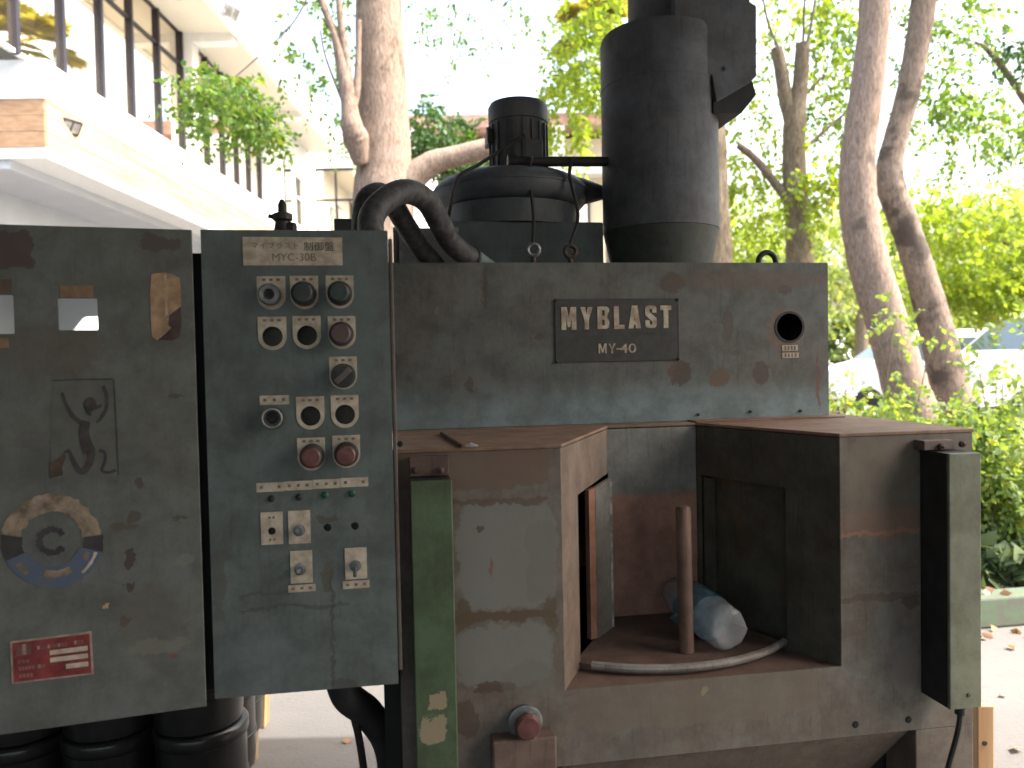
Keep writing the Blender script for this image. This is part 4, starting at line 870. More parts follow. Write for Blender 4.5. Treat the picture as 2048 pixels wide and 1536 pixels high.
# upper storey: glazing, mullions, column, head
ZG0, ZG1, ZTR = 5.378, 7.73, 7.12
mys = [8.8, 9.8, 10.82, 11.85, 12.8, 13.78, 14.75]; mys2 = [15.15, 15.95, 16.8, 17.65, 18.45, 19.25]
def glaze(ys):
    for i in range(len(ys)-1):
        wbox((GX-.02, ys[i]+.036, ZG0+.05), (GX-.008, ys[i+1]-.036, ZTR-.03), 'window_pane', m_glass)
        wbox((GX-.02, ys[i]+.036, ZTR+.03), (GX-.008, ys[i+1]-.036, ZG1-.04), 'window_pane', m_glass)
        wbox((GX-.05, ys[i]+.036, ZTR-.028), (GX+.02, ys[i+1]-.036, ZTR+.028), 'transom', m_mull)
        wbox((GX-.05, ys[i]+.036, ZG1-.038), (GX+.02, ys[i+1]-.036, ZG1), 'head_rail', m_mull)
        wbox((GX-.05, ys[i]+.036, ZG0), (GX+.02, ys[i+1]-.036, ZG0+.048), 'bottom_rail', m_white)
    for y in ys: wbox((GX-.06, y-.035, ZG0), (GX+.05, y+.035, ZG1), 'mullion', m_mull)
glaze(mys); glaze(mys2)
wbox((GX-.3, 14.80, ZG0), (FX-.01, 15.10, ZG1+.1), 'column', m_white)
wbox((GX-.3, 19.30, ZG0), (FX-.01, 20.3, ZG1+.1), 'column', m_white)
wbox((-16, 8.6, ZG1+.002), (-5.1, 23.2, ZG1+.10), 'eave_soffit', m_cream)
wbox((-5.14, 8.58, ZG1-.05), (-5.0, 23.25, ZG1+.62), 'roof_fascia', m_white)
wbox((-16, 8.6, ZG1+.102), (-5.142, 23.2, ZG1+.5), 'roof_slab', m_white)
for y in (14.82, 19.4): wbox((-6.1, y, ZG1-.16), (-5.145, y+.26, ZG1+.0005), 'eave_beam', m_white)
for y in (11.2, 13.4): MB().lathe((-5.55, y, ZG1-.001), (0,0,-1), [(.07,0),(.07,.006),(.05,.008),(0,.008)], 20).build('downlight', flat('downlight_trim', (.35,.33,.30), .5, bump=0), OB, world=True)
# windows further along, and the wing that closes the yard
wbox((-16, 20.302, ZG0), (FX-.02, 24.0, ZG1+.0), 'far_wall', m_white)
for ya, yb, zt in ((20.6, 21.25, 6.95), (21.75, 22.3, 6.7)):
    wbox((FX-.03, ya, 4.4), (FX+.01, yb, zt), 'window_frame', m_mull)
    ym = (ya+yb)/2
    for a, b in ((ya+.05, ym-.02), (ym+.02, yb-.05)):
        wbox((FX+.0102, a, 4.5), (FX+.014, b, zt-.62), 'window_pane', m_glass); wbox((FX+.0102, a, zt-.52), (FX+.014, b, zt-.05), 'window_pane', m_glass)
    wbox((FX+.0102, ya, zt-.60), (FX+.03, yb, zt-.54), 'transom', m_white)
# wing facing the yard
wx0, wx1 = at(553, 400, 24)[0], at(760, 400, 24)[0]
WG = thing('rear_wing', 'white rear wing with dark framed window behind the big trunk', 'building', ((wx0+wx1)/2, 25, 0))
wa = at(598, 337, 24); wb_ = at(716, 441, 24)
fn24 = lambda u, v, w: (u, 24+w, v)
MB().plate(rect(wx0-1.2, 0, wx1+1.5, 8.6), [rect(wa[0], wb_[2]-1.5, wb_[0], wa[2])], fn24, .25).build('wall', m_white, WG, world=True)
wbox((wx0-1.2, 24.3, 0), (wx1+1.5, 28, 8.6), 'wing_body', m_white, WG)
ww = wb_[0]-wa[0]; zlo = wb_[2]-1.5
for i in range(2):
    x0 = wa[0] + ww*i*.62; x1 = wa[0] + ww*(.62 if i == 0 else 1.0)
    wbox((x0+.03, 24.1, zlo+.04), (x1-.03, 24.11, wa[2]-1.0), 'window_pane', m_glass, WG); wbox((x0+.03, 24.1, wa[2]-.93), (x1-.03, 24.11, wa[2]-.06), 'window_pane', m_glass, WG)
    wbox((x0-.025, 24.05, zlo), (x0+.025, 24.16, wa[2]-.062), 'mullion', m_mull, WG)
    wbox((x0+.026, 24.06, wa[2]-.99), (x1-.026, 24.15, wa[2]-.94), 'transom', m_mull, WG)
wbox((wa[0], 24.04, wa[2]-.06), (wb_[0], 24.17, wa[2]), 'head_rail', m_mull, WG)
# ground floor under the slab: soffit beams, wall, columns
wbox((-15.8, Y0+.05, 4.02), (-6.4, 22.5, 4.138), 'soffit_board', m_grey)
wbox((-7.75, Y0+.3, 3.55), (-7.35, 19.2, 4.018), 'ceiling_beam', m_grey)
wbox((-12.4, Y0+.8, 0), (-12.2, 22.4, 4.018), 'ground_floor_wall', flat('blue_grey_wall', (.42,.46,.50), .8, var=.03, scale=1, bump=0))
wbox((-12.19, 19.2, 0), (-6.3, 19.4, 4.018), 'cross_wall', flat('pale_blue_wall', (.40,.46,.50), .8, var=.03, scale=1, bump=0))
for y in (10.25, 15.0): wbox((-7.72, y, 0), (-7.38, y+.34, 3.548), 'column', m_white)
wbox((-8.6, 19.12, 0), (-7.55, 19.198, 3.0), 'door', flat('blue_grey_door', (.34,.40,.45), .6, var=.03, bump=0))

def floodlight(px, py, Y, label, s=1.0, white=False):
    p = at(px, py, Y); t = thing('floodlight', label, 'floodlight', tuple(p))
    dk = flat('floodlight_housing', (.05,.05,.06), .4, .3, bump=0) if not white else flat('spot_housing', (.55,.55,.58), .4, bump=0)
    ax = np.array([.75, -.35, -.55]); ax /= np.linalg.norm(ax); sx = np.cross(ax, [0,0,1]); sx /= np.linalg.norm(sx); uz = np.cross(sx, ax)
    MB().obox((0,0,0), sx, ax, uz, .15*s, .035*s, .11*s).build('housing', dk, t, bevel=.008)
    for k in (-1, 1): MB().obox(ax*.0365*s + sx*.067*s*k, sx, ax, uz, .052*s, .0015, .074*s).build('lens', flat('lamp_lens', (.34,.34,.31), .3, bump=0), t)
    MB().tube([(-.02*s,.0,.0), (-.16*s,.05*s,.07*s), (-.27*s,.06*s,.09*s)], .018*s, 8).build('bracket', dk, t, smooth=True)
floodlight(140, 253, 10.55, 'square black floodlight on wood band near the corner', .95)
floodlight(402, 412, 15.7, 'small floodlight on wood band further along the building', .8)
floodlight(462, 24, 11.2, 'white spotlight hanging from the roof edge', .9, True)

# far house with red roof, seen between the trees and mirrored in the glazing
HS = thing('far_house', 'cream house with pink red tiled roof beyond the trees', 'house', (2.2, 31, 0))
hw = flat('cream_wall', (.66,.58,.42), .8, var=.04, scale=1, bump=0); hr_ = flat('red_roof', (.46,.27,.23), .8, var=.2, scale=3, bump=.2)
wbox((-3.0, 27.8, 0), (5.6, 36, 9.3), 'wall', hw, HS)
rf = MB(); rf.add([(-3.9,26.9,9.95),(6.4,26.9,9.95),(6.4,37,9.95),(-3.9,37,9.95),(-1,30.5,10.35),(3.6,30.5,10.35),(-3.9,26.9,9.5),(6.4,26.9,9.5),(6.4,37,9.5),(-3.9,37,9.5)], [(0,1,5,4),(1,2,5),(2,3,4,5),(3,0,4),(0,6,7,1),(1,7,8,2),(2,8,9,3),(3,9,6,0),(6,9,8,7)])
rf.build('roof', hr_, HS, world=True)
wbox((-3.0, 27.0, 7.9), (5.6, 27.79, 8.15), 'balcony_slab', m_white, HS)
for x in (-2.2, -.2, 1.8, 3.8):
    f_ = wbox((x, 27.72, 5.2), (x+1.1, 27.798, 7.3), 'window', m_mull, HS); wbox((x+.08, 27.70, 5.3), (x+1.02, 27.718, 7.2), 'pane', m_glass, HS)
wbox((1.55, 26.5, 0), (1.95, 26.9, 9.4), 'column', m_white, HS)

# ------------------------------------------------------------------ vehicles
def vehicle(name, label, cat, x, y, yaw, prof, width, glass_top, wheels, body_m, roof_in=.16, group=None):
    """prof: side outline (x along, z up) of the body; greenhouse narrows towards the roof"""
    t = thing(name, label, cat, (x, y, 0), yaw, group)
    zs = [p[1] for p in prof]; zmax = max(zs); belt = glass_top[0]
    def half(z): return width/2 - (roof_in*max(0, (z-belt)/(zmax-belt)) if z > belt else .03*max(0, (.55-z)))
    b = MB(); vs = []; n = len(prof)
    for s in (-1, 1):
        for px, pz in prof: vs.append((px, s*half(pz), pz))
    tri = tessellate_polygon([[Vector((p[0], p[1], 0)) for p in prof]])
    fs = [tuple(q) for q in tri] + [tuple(n+i for i in reversed(q)) for q in tri] + [(i, (i+1) % n, n+(i+1) % n, n+i) for i in range(n)]
    b.add(vs, fs); b.build('body', body_m, t, bevel=.05, smooth=True)
    gm = flat('vehicle_glass', (.03,.05,.05), .06, var=.1, bump=0, spec=.8)
    for poly in glass_top[1]:
        for s in (-1, 1):
            MB().plate(poly, [], lambda u, v, w, s=s: (u, s*(half(v) + .004 + w), v), .006).build('side_window', gm, t)
    (x0, z0), (x1, z1) = glass_top[2]
    d = np.array([x1-x0, z1-z0]); d /= np.linalg.norm(d); nx, nz = d[1], -d[0]
    if nz < 0 and nx > 0: pass
    wsn = MB(); s0, s1 = half(z0)-.10, half(z1)-.08; k = .012 if (nx*(-1) > 0) else -.012
    off = np.array([-abs(nx), abs(nz)])*.012
    wsn.hexa([(x0+off[0],-s0,z0+off[1]),(x0+off[0],s0,z0+off[1]),(x1+off[0],s1,z1+off[1]),(x1+off[0],-s1,z1+off[1])], [(x0+off[0]*1.5,-s0,z0+off[1]*1.5),(x0+off[0]*1.5,s0,z0+off[1]*1.5),(x1+off[0]*1.5,s1,z1+off[1]*1.5),(x1+off[0]*1.5,-s1,z1+off[1]*1.5)])
    wsn.build('windscreen', gm, t)
    tyre = flat('tyre_rubber', (.02,.02,.02), .8, bump=0)
    for wx, r in wheels:
        for s in (-1, 1):
            w = MB().lathe((wx, s*(width/2-.20), r), (0,s,0), [(r*.62,0),(r*.96,.0),(r,.04),(r,.17),(r*.94,.205),(r*.64,.21)], 28).build('tyre', tyre, t, smooth=True)
            MB().lathe((wx, s*(width/2-.02), r), (0,s,0), [(r*.63,-.06),(r*.62,.0),(r*.5,.01),(r*.2,.022),(0,.024)], 24).build('rim', m_chrome, w, smooth=True)
    fx = min(p[0] for p in prof); 
    for s in (-1, 1):
        hz = belt - .18; MB().box((fx+.02, s*(width/2-.36)-.14, hz-.09), (fx+.20, s*(width/2-.36)+.14, hz+.06)).build('headlight', flat('headlight_lens', (.7,.72,.75), .1, bump=0), t, bevel=.02)
        mxx, mzz = glass_top[2][0]; MB().box((mxx+.25, s*(width/2+.04)-.02+(.0 if s > 0 else -.14), belt+.02), (mxx+.36, s*(width/2+.04)+(.16 if s > 0 else .02), belt+.22)).build('mirror', body_m, t, bevel=.03)
    MB().box((fx-.03, -width/2+.1, .32), (fx+.12, width/2-.1, .56)).build('bumper', flat('bumper_dark', (.04,.04,.04), .6, bump=0), t, bevel=.03)
    return t
m_carw = flat('white_car_paint', (.80,.80,.80), .25, var=.02, bump=0, spec=.6); m_cars = flat('silver_car_paint', (.80,.80,.81), .3, .0, .05, bump=0, spec=.6)
vp = [(-2.45,.42),(-2.48,.95),(-2.30,1.22),(-1.55,1.42),(-.75,2.12),(-.45,2.26),(2.3,2.26),(2.42,2.1),(2.5,1.2),(2.48,.42)]
vehicle('parked_van', 'silver white van with dark side windows parked beyond the leaning trunks', 'van', at(2130,700,15.2)[0], 15.2, rad(4), vp, 1.9,
        (1.32, [[(-1.15,1.36),(.1,1.36),(.1,2.02),(-.55,2.02)], [(.2,1.36),(2.2,1.36),(2.2,2.02),(.2,2.02)]], [(-1.5,1.45),(-.80,2.07)]), [(-1.55,.36),(1.6,.36)], m_cars)
wp = [(-2.2,.40),(-2.28,.80),(-2.15,1.05),(-1.25,1.28),(-.35,1.92),(1.7,1.95),(2.1,1.55),(2.2,.9),(2.18,.40)]
vehicle('parked_car', 'white people carrier half hidden by shrubs left of the van', 'car', at(1800,700,17.8)[0]+.6, 18.2, rad(-6), wp, 1.8,
        (1.22, [[(-.85,1.27),(.4,1.27),(.4,1.76),(-.3,1.76)], [(.5,1.27),(1.7,1.27),(1.5,1.76),(.5,1.76)]], [(-1.2,1.3),(-.40,1.89)]), [(-1.4,.34),(1.4,.34)], m_carw)
mb_ = vehicle('parked_minibus', 'white minibus standing under the building overhang, glimpsed through the door cut-out', 'minibus', -3.50, 9.85, rad(-90), [(-2.3,.4),(-2.4,.9),(-2.2,1.15),(-1.7,1.25),(-1.0,1.86),(-.8,1.93),(2.2,1.93),(2.35,1.78),(2.4,.4)], 1.85,
        (1.18, [[(-1.1,1.22),(2.1,1.22),(2.1,1.74),(-.75,1.74)]], [(-1.65,1.28),(-1.05,1.80)]), [(-1.5,.34),(1.5,.34)], m_carw, .2)
MB().box((2.392, -.72, 1.22), (2.405, .72, 1.72)).build('rear_window', flat('rear_glass', (.03,.04,.045), .08, bump=0), mb_)

# ------------------------------------------------------------------ plants
def tri_mesh(name, V, Fc, mat, parent):
    me = bpy.data.meshes.new(name); V = np.asarray(V, np.float32); Fc = np.asarray(Fc, np.int32)
    me.vertices.add(len(V)); me.vertices.foreach_set('co', V.ravel())
    me.loops.add(Fc.size); me.loops.foreach_set('vertex_index', Fc.ravel())
    me.polygons.add(len(Fc)); me.polygons.foreach_set('loop_start', np.arange(0, Fc.size, 3, dtype=np.int32)); me.polygons.foreach_set('loop_total', np.full(len(Fc), 3, np.int32))
    me.update(calc_edges=True); me.validate(); me.materials.append(mat)
    o = link(bpy.data.objects.new(name, me)); o.parent = parent; return o
def leaves(rn, P, D, size, width=.36, droop=.25):
    """folded leaves at points P pointing along D"""
    n = len(P); D = D / (np.linalg.norm(D, axis=1, keepdims=True) + 1e-9)
    A = rn.normal(size=(n, 3)); S = np.cross(D, A); S /= (np.linalg.norm(S, axis=1, keepdims=True) + 1e-9); N = np.cross(S, D)
    N *= np.sign(N[:, 2:3] + 1e-9); L = size * rn.uniform(.65, 1.25, (n, 1)); W = L * width
    b = P; tip = P + D*L - np.array([0, 0, 1.])*L*droop*.5; mid = P + D*L*.45
    l = mid + S*W - N*W*.25; r = mid - S*W - N*W*.25
    V = np.stack([b, l, tip, r], 1).reshape(-1, 3); i = np.arange(n)[:, None]*4
    Fc = np.concatenate([i + np.array([[0, 2, 1]]), i + np.array([[0, 3, 2]])], 0); return V, Fc
def foliage(name, blobs, mat, parent, seed, size=.06, per=9, tw=.22, droop=.5, width=.36):
    """blobs: (centre world xyz, radii xyz, number of twigs); each twig carries a row of paired leaves"""
    rn = np.random.default_rng(seed); PV = []; DV = []
    for c, r, n in blobs:
        u = rn.normal(size=(n, 3)); u /= np.linalg.norm(u, axis=1, keepdims=True); rr = rn.uniform(.15, 1, (n, 1))**.55
        o = np.array(c) + u*rr*np.array(r)
        d = u*.7 + rn.normal(size=(n, 3))*.55; d[:, 2] -= droop; d /= np.linalg.norm(d, axis=1, keepdims=True)
        side = np.cross(d, rn.normal(size=(n, 3))); side /= np.linalg.norm(side, axis=1, keepdims=True)
        tl = tw*rn.uniform(.6, 1.3, (n, 1))
        for k in range(per):
            t = (k+.5)/per; s = 1 if k % 2 else -1
            PV.append(o + d*tl*t - np.array([0,0,1.])*tl*t*t*.35); DV.append(d*.55 + side*s*.85 + rn.normal(size=(n, 3))*.22 - np.array([0,0,.25]))
    P = np.concatenate(PV); D = np.concatenate(DV); V, Fc = leaves(rn, P, D, size, width)
    V = V - np.array(parent.location); return tri_mesh(name, V, Fc, mat, parent)
LM_mid = leaf_mat('leaf_mid', (.06,.13,.032), (.14,.22,.06), (.16,.19,.03))
LM_bright = leaf_mat('leaf_bright', (.13,.20,.032), (.20,.27,.05), (.24,.25,.035), .55, .88)
LM_dark = leaf_mat('leaf_dark', (.02,.055,.018), (.05,.105,.03), (.13,.16,.03), .35, .92)
LM_shrub = leaf_mat('leaf_shrub', (.09,.15,.05), (.18,.25,.09), (.22,.24,.045), .5, .88)
LM_pale = leaf_mat('leaf_pale', (.15,.21,.09), (.22,.27,.13), (.27,.28,.09), .55, .9)  # leaf colour raised to stand in for sunlit haze on far trees
LM_cover = leaf_mat('leaf_ground_cover', (.05,.09,.04), (.13,.17,.09), (.18,.2,.08), .3, .93)
B_A = bark('bark_grey_pink', (.34,.26,.21), (.22,.165,.135), (.12,.095,.08)); B_B = bark('bark_blotched', (.30,.235,.195), (.19,.15,.12), (.07,.06,.052), 10, (.5,.6)); B_C = bark('bark_brown', (.26,.21,.15), (.15,.12,.09), (.09,.07,.055))
def wp_(px, py, d): p = at(px, py, d); return p
def limb(mb, pts, d, seg=14, wob=0, seed=0):
    """pts: (px, py, radius px[, depth offset])"""
    P = []; 
    for q in pts:
        dd_ = d + (q[3] if len(q) > 3 else 0); P.append((*wp_(q[0], q[1], dd_), q[2]*dd_/F))
    S = smooth_path([np.array(p) for p in P], 8); rn = random.Random(seed)
    mb.tube([s[:3] for s in S], [max(.0015, s[3]*(1 + rn.uniform(-wob, wob))) for s in S], seg); return mb
def tree(name, label, base_px, d, limbs, blobs, bmat, lmat, seed, size=.06, per=9, tw=.22, droop=.5, group=None):
    b = wp_(base_px[0], base_px[1], d); b = np.array([b[0], b[1], 0.0])
    t = thing(name, label, 'tree', tuple(b), 0, group)
    first = True; trunk = None
    for L in limbs:
        mb = MB(); limb(mb, L, d, 16 if first else 9, .025, seed)
        o = mb.build('trunk' if first else 'branch', bmat, trunk if (False) else t, smooth=True, world=True, auto=80)
        first = False
    if blobs:
        bl = [(wp_(p[0], p[1], d+p[5]), (p[2]*(d+p[5])/F, p[6], p[3]*(d+p[5])/F), p[4]) for p in blobs]
        foliage('crown', bl, lmat, t, seed, size, per, tw, droop)
    return t
gy = lambda d: 725 + H*F/d + 10          # px height of the ground at that depth
# big trunk behind the hoses
tree('big_tree', 'thick pinkish grey trunk with cut stub and side limb behind the hoses', (764, 900), 6.2, [
    [(764,gy(6.2),78),(766,700,66),(766,420,60),(768,300,54),(762,150,49),(757,0,45),(752,-200,42),(740,-500,36)],
    [(722,330,14,-.2),(712,280,26,-.25),(704,255,22,-.3),(697,205,16,-.3),(690,160,15,-.3),(672,80,9,-.3),(650,20,7,-.3),(622,-60,6,-.3)],
    [(700,190,11,-.3),(693,120,8,-.3),(682,50,7,-.3),(676,-20,6,-.3),(668,-90,5,-.3)],
    [(706,215,9,-.28),(714,170,8,-.28),(716,120,6,-.28),(718,40,5,-.28)],
    [(690,215,3,-.3),(668,160,2.5,-.3),(650,110,2,-.3),(640,60,1.6,-.3)],
    [(770,400,34),(815,365,30),(862,328,24),(915,312,21),(970,298,20),(1020,285,17),(1050,278,8)],
    [(640,-60,2),(590,40,1.5),(520,110,1.2),(450,170,.9),(400,200,.6)],
    [(750,-350,28),(700,-520,20),(560,-700,12)], [(745,-400,28),(860,-560,20),(980,-700,12)]],
    [(455,215,85,60,130,-.4,.5),(405,190,40,50,36,-.4,.3),(520,250,35,22,30,-.4,.2),
     (650,90,60,95,34,.3,.6),(600,140,45,45,12,.3,.4),(690,260,25,60,14,.6,.4),
     (930,15,100,45,26,1.2,.9),(1050,10,70,45,14,1.2,.7),(880,80,60,40,8,1.2,.6),(640,-80,120,50,50,0,.8),(840,-330,330,110,260,0,1.4),(560,-360,200,110,160,0,1.2)],
    B_A, LM_mid, 11, .052, 9, .2)
tree('mid_tree', 'straight brown trunk standing partly behind the exhaust cylinder', (1425, 900), 7.4, [
    [(1428,gy(7.4),50),(1424,560,42),(1417,420,40),(1412,250,38),(1405,50,35),(1398,-200,32)],
    [(1406,100,16),(1330,-20,10),(1250,-120,7)], [(1402,20,16),(1480,-80,10),(1560,-160,7)]],
    [(1140,205,70,55,95,.6,.7),(1165,110,60,80,110,.6,.7),(1110,150,40,40,30,.6,.5),(1190,20,60,60,80,.5,.7),(1130,290,60,40,35,1.0,.6),(1330,-280,260,90,200,0,1.4),(1180,-150,130,80,70,.3,.8)],
    B_C, LM_bright, 12, .06, 9, .22)
tree('pollard_tree', 'pollarded tree with two lopped stubs and bright leafy shoots', (1600, 900), 7.6, [
    [(1602,gy(7.6),34),(1600,560,28),(1596,450,25),(1590,380,23),(1588,300,22),(1590,240,21),(1600,170,15),(1606,88,14)],
    [(1588,255,16),(1572,200,14),(1562,140,13),(1553,96,11)],
    [(1572,395,9),(1545,360,8.5),(1510,318,7.5),(1476,290,6.5)],
    [(1604,300,5),(1640,270,3.5),(1680,235,2.5),(1705,215,2)], [(1612,100,4),(1622,50,3),(1632,-10,2.5),(1645,-90,2)], [(1606,95,3),(1608,30,2.5),(1612,-60,2)], [(1560,105,3),(1535,40,2.4),(1520,-40,2)],
    [(1600,200,4),(1630,170,2.5),(1650,150,2)]],
    [(1600,10,100,60,75,.5,.4),(1530,150,40,70,30,.5,.3),(1655,160,40,70,34,.5,.3),(1640,340,45,40,34,-.2,.3),(1600,345,30,20,10,-.35,.12),(1505,420,55,75,55,.5,.4),(1600,440,50,25,22,-.3,.2),(1480,340,30,70,26,.4,.3),(1490,230,40,50,14,.4,.3),(1550,300,30,50,14,.4,.2),(1680,60,40,80,34,.5,.3)],
    B_C, LM_bright, 13, .066, 9, .24)
tree('leaning_tree', 'stout curved leaning trunk with rough grey bark by the shrubs', (1850, 950), 6.0, [
    [(1862,gy(6.0),56),(1835,860,48),(1812,780,43),(1778,660,40),(1738,530,38),(1718,420,36),(1716,310,33),(1733,180,31),(1747,50,29),(1752,-100,28),(1760,-350,24)],
    [(1752,-60,16),(1860,-180,11),(1990,-260,7)], [(1756,-200,16),(1680,-330,10),(1600,-430,6)]],
    [(1895,90,50,65,56,1.6,.5),(1930,20,45,40,20,1.6,.6),(1850,190,45,60,36,1.6,.5),(1960,225,60,26,44,1.8,.4),(1900,240,40,40,34,1.7,.5),(2015,270,40,30,30,2.0,.4),(1660,60,40,70,34,1.8,.5),(1660,230,35,80,34,1.9,.5),(1800,-330,380,110,330,.5,1.4),(1930,310,25,25,12,1.8,.3),(1790,80,25,70,24,1.6,.4)],
    B_A, LM_mid, 14, .06, 9, .24)
tree('knotted_tree', 'slender kinked trunk with dark blotched bark leaning beside the stout one', (1930, 950), 6.5, [
    [(1940,gy(6.5),46),(1915,860,40),(1900,780,36),(1878,680,33),(1842,550,28),(1806,440,27),(1785,385,27),(1779,335,25),(1793,270,22),(1815,190,22),(1836,80,23),(1850,-20,23),(1870,-200,20)],
    [(1778,345,14),(1762,335,8),(1758,328,4)], [(1866,-150,12),(1960,-230,8),(2050,-290,5)]],
    [(2000,-260,160,90,160,.6,1.2)], B_B, LM_mid, 15, .06)
tree('slim_tree', 'slim pale branch arching into view beyond the knotted trunk', (2090, 600), 8.5, [
    [(2120,gy(8.5),14),(2105,420,11),(2080,260,9),(2030,170,7),(1975,100,5),(1950,85,3)]],
    [(1985,90,55,22,34,0,.3),(2035,110,30,40,26,0,.3),(2040,290,35,40,30,.2,.4)], B_C, LM_dark, 16, .06)
# bush-like trees behind the yard
tree('yard_tree', 'small leafy tree with dense mid green crown left of the motor', (900, 700), 10.5, [
    [(905,gy(10.5),14),(902,500,11),(898,400,9),(892,300,6)], [(900,420,6),(930,330,4),(950,280,2)]],
    [(890,285,70,60,230,0,.8),(840,240,25,45,34,0,.4),(930,310,45,35,70,0,.5),(930,400,50,60,80,0,.6)], B_C, LM_dark, 17, .075, 9, .28)
far = [('far_tree', 'broad sunlit tree beyond the car park above the people carrier', 1720, 21, [(1700,490,130,80,250),(1600,560,110,60,130),(1560,440,70,60,60)], LM_pale),
       ('far_tree', 'pale yellow green tree mass beyond the van', 1980, 22, [(1960,480,130,80,300),(2040,420,70,80,130),(1880,540,80,70,120)], LM_pale),
       ('far_tree', 'bright far tree filling the gap beside the pollarded trunk', 1500, 23, [(1500,510,100,50,150),(1440,450,60,70,70)], LM_bright)]
for i, (nm, lb, bx, d, bl, lm) in enumerate(far):
    tree(nm, lb, (bx, 600), d, [[(bx,gy(d),14),(bx+4,600,12),(bx+2,480,9)]], [(*p, 0, 1.8) for p in bl], B_C, lm, 30+i, .16, 9, .6, .5, 'far trees beyond the car park')
tree('shade_tree', 'dark leafy tree drooping low over the van roof', (1990, 600), 11.5, [
    [(2150,gy(11.5),16),(2135,600,13),(2090,500,9)], [(2095,510,6),(1960,470,4),(1900,450,2)]],
    [(1890,450,70,50,110,-.6,.6),(1980,430,75,45,90,-.4,.6),(1880,560,60,40,120,0,.7),(1960,575,80,40,240,0,.8),(2040,555,45,50,150,0,.7),(1830,420,40,70,60,-.6,.5),(2020,490,60,40,80,0,.6)], B_C, LM_bright, 19, .085, 9, .3)
hd = thing('boundary_hedge', 'long tall leafy hedge closing the far side of the car park', 'hedge', (14, 34, 0))
MB().box((-3, 34.5, 0), (46, 35.2, 3.2)).build('hedge_core', flat('hedge_core_green', (.05,.08,.03), .9, var=.4, scale=2, bump=0), hd, world=True)
foliage('foliage', [((x, 34, 1.9), (2.6, .6, 1.9), 260) for x in range(-2, 46, 4)], LM_pale, hd, 77, .26, 7, .7, .3)
# palm tree whose crown is mirrored in the glazing
pt_ = thing('palm_tree', 'tall fan palm behind the exhaust cylinder, mirrored in the glazing', 'tree', (3.2, 25, 0))
MB().tube(smooth_path([(3.2,25,0),(3.25,25,5),(3.2,25,9),(3.15,25,11.6)]), .16, 12).build('trunk', B_C, pt_, smooth=True, world=True)
rn = np.random.default_rng(5); V = []; Fc = []
for i in range(34):
    a = rn.uniform(0, 2*math.pi); e = rn.uniform(-.7, 1.2); d = np.array([math.cos(a)*math.cos(e), math.sin(a)*math.cos(e), math.sin(e)]); c0_ = np.array([-.05, 0, 11.7]); c1_ = c0_ + d*rn.uniform(.8, 1.2)
    s = np.cross(d, [0,0,1.]); s /= np.linalg.norm(s) + 1e-9
    for k in range(22):
        th = (k/21-.5)*2.6; dr = d*math.cos(th) + s*math.sin(th); w = np.cross(dr, d); w = np.cross(dr, np.cross(d, s)); w /= np.linalg.norm(w)+1e-9
        b = len(V); tip = c1_ + dr*rn.uniform(.75, 1.0) - np.array([0,0,.22]); V += [c1_ + w*.02, c1_ + dr*.5 + w*.035, tip, c1_ + dr*.5 - w*.035]; Fc += [(b, b+2, b+1), (b, b+3, b+2)]
    b = len(V); V += [c0_, c1_ + s*.02, c1_ - s*.02]; Fc.append((b, b+1, b+2))
tri_mesh('crown', np.array(V), np.array(Fc), leaf_mat('palm_leaf', (.14,.15,.04), (.26,.24,.07), (.34,.27,.08), .4), pt_)

def shrub(name, label, px, py, d, blobs, lmat, seed, size=.05, per=9, tw=.2, stems=6, width=.36, droop=.15):
    b = wp_(px, py, d); t = thing(name, label, 'shrub', (b[0], b[1], .1), 0, 'shrubs in the planter bed'); rn = random.Random(seed); sm = MB()
    bl = [(wp_(p[0], p[1], d+p[5]), (p[2]*d/F, p[6], p[3]*d/F), p[4]) for p in blobs]
    for i in range(stems):
        c, r, _ = bl[i % len(bl)]; e = np.array(c) + np.array([rn.uniform(-1,1)*r[0]*.6, rn.uniform(-1,1)*r[1]*.6, rn.uniform(-.8,.1)*r[2]])
        s = np.array([b[0]+rn.uniform(-.12,.12), b[1]+rn.uniform(-.12,.12), .1]); mpt = (s+e)/2 + np.array([rn.uniform(-.05,.05), rn.uniform(-.05,.05), .08])
        sm.tube(smooth_path([s, mpt, e], 5), [.009]*6 + [.006]*5, 6) if False else sm.tube(smooth_path([s, mpt, e], 5), .0035, 6)
    sm.build('stems', B_C, t, smooth=True, world=True); foliage('foliage', bl, lmat, t, seed, size, per, tw, droop, width); return t
shrub('garden_shrub', 'yellow green feathery shrub in front of the stout leaning trunk', 1740, 900, 5.2, [(1740,812,55,24,40,0,.3),(1800,760,35,45,14,-.2,.2),(1800,625,40,40,7,-.3,.12),(1850,650,25,45,6,-.3,.12)], LM_shrub, 41, .042)
shrub('garden_shrub', 'low shrub with white blossom beside the machine shelf', 1690, 900, 5.6, [(1700,825,50,25,40,0,.3),(1680,780,20,30,8,.0,.2)], LM_pale, 42, .042)
shrub('garden_shrub', 'tall feathery shrub with long leaf sprays in front of the van', 2000, 950, 5.0, [(2030,720,30,60,12,0,.2),(1985,810,60,30,18,0,.25),(2045,810,35,50,22,0,.25),(1970,740,40,30,6,-.2,.15)], LM_shrub, 43, .05, 11, .26)
shrub('garden_shrub', 'dense bushy shrub between the leaning trunks and kerb', 1850, 1000, 4.9, [(1860,880,90,35,110,0,.35),(1780,850,60,30,55,0,.3),(1900,920,90,60,150,0,.35),(1915,830,30,30,8,-.1,.2)], LM_shrub, 44, .045)
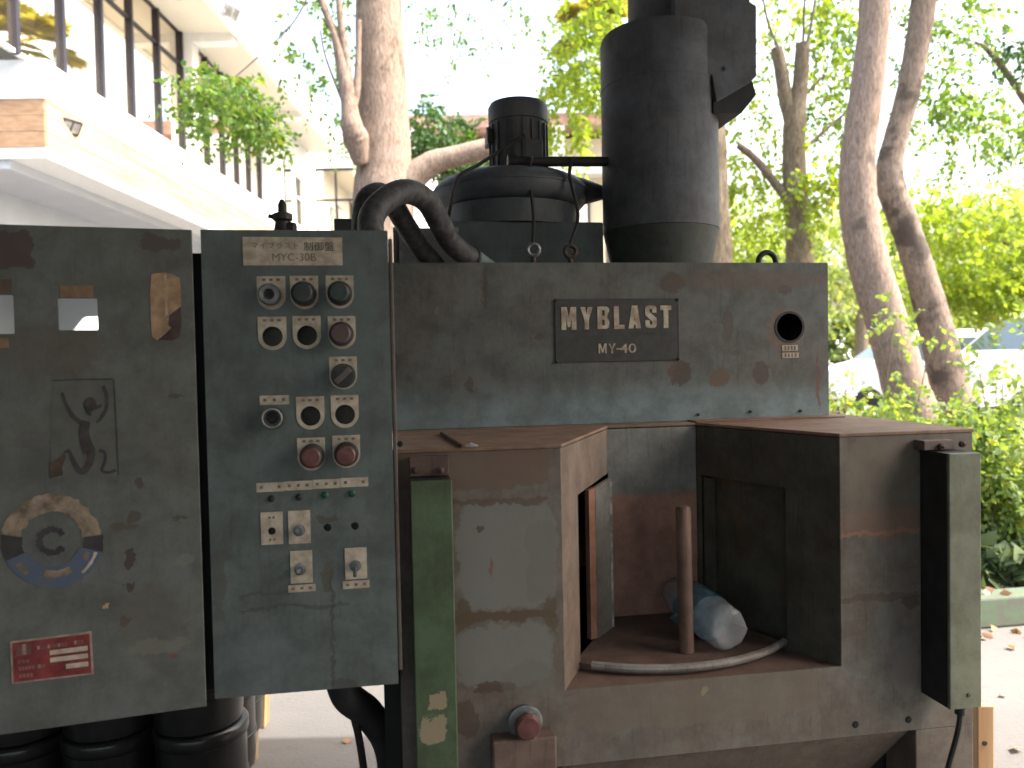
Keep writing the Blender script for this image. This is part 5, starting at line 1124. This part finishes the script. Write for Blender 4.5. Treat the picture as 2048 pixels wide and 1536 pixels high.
shrub('garden_shrub', 'light green shrub overhanging the kerb beside the pale green cover', 2010, 1050, 4.7, [(2000,920,70,80,190,0,.35),(2030,1020,55,70,150,0,.3),(1980,1010,50,70,110,0,.3),(1950,880,60,60,90,.2,.3)], LM_shrub, 45, .045)
shrub('garden_shrub', 'broad leaved ground cover clump beside the green kerb', 2010, 1170, 4.45, [(2010,1130,55,45,90,0,.22),(2050,1110,45,60,80,.1,.22),(1975,1150,35,30,45,-.05,.15)], LM_cover, 46, .085, 5, .12, 5, .62, .0)
shrub('garden_shrub', 'dark leafy shrub at the far side of the planter bed', 1980, 950, 7.4, [(1980,905,120,45,120,0,.5),(1760,900,110,40,110,0,.5)], LM_mid, 47, .06)
# blossoms
bs = thing('blossom_sprig', 'loose sprig of small white flowers among the shrub leaves', 'flowers', tuple(wp_(1690, 800, 5.3)))
rn = np.random.default_rng(8); P = np.stack([wp_(rn.normal(1695, 22), rn.normal(790, 48), 5.3 + rn.uniform(-.15,.15)) for _ in range(34)]) - np.array(bs.location)
V, Fc = leaves(rn, np.repeat(P, 5, 0), rn.normal(size=(170, 3)), .022, .6); tri_mesh('petals', V, Fc, m_white, bs)['kind'] = 'stuff'
fl_t = MB(); fl_t.tube(smooth_path([(0,0,-.3),(.01,0,-.1),(0,0,.12)]), .004, 6); fl_t.build('stalk', B_C, bs)
# leaf litter
rn = np.random.default_rng(3); P = []
for _ in range(420):
    u, w = rn.uniform(-1.2, 3.5), rn.normal(-.10, .12) if rn.random() < .6 else rn.uniform(.2, 1.6); q = kp(u, w, .0); P.append((q[0], q[1], .008 if w < 0 else (.158 if w < .16 else .128)))
for _ in range(160): q = (rn.uniform(-1.5, 4.5), rn.uniform(2.6, 9), .008); P.append(q)
P = np.array(P); D = rn.normal(size=(len(P), 3)); D[:, 2] = rn.uniform(0, .25, len(P)); V, Fc = leaves(rn, P, D, .05, .4, .0)
lit = tri_mesh('leaf_litter', V, Fc, leaf_mat('dry_leaf', (.16,.09,.05), (.34,.22,.13), (.40,.32,.16), .15, .8), None); lit['kind'] = 'stuff'
tag(lit, 'dry brown fallen leaves scattered along the kerb', 'leaves')
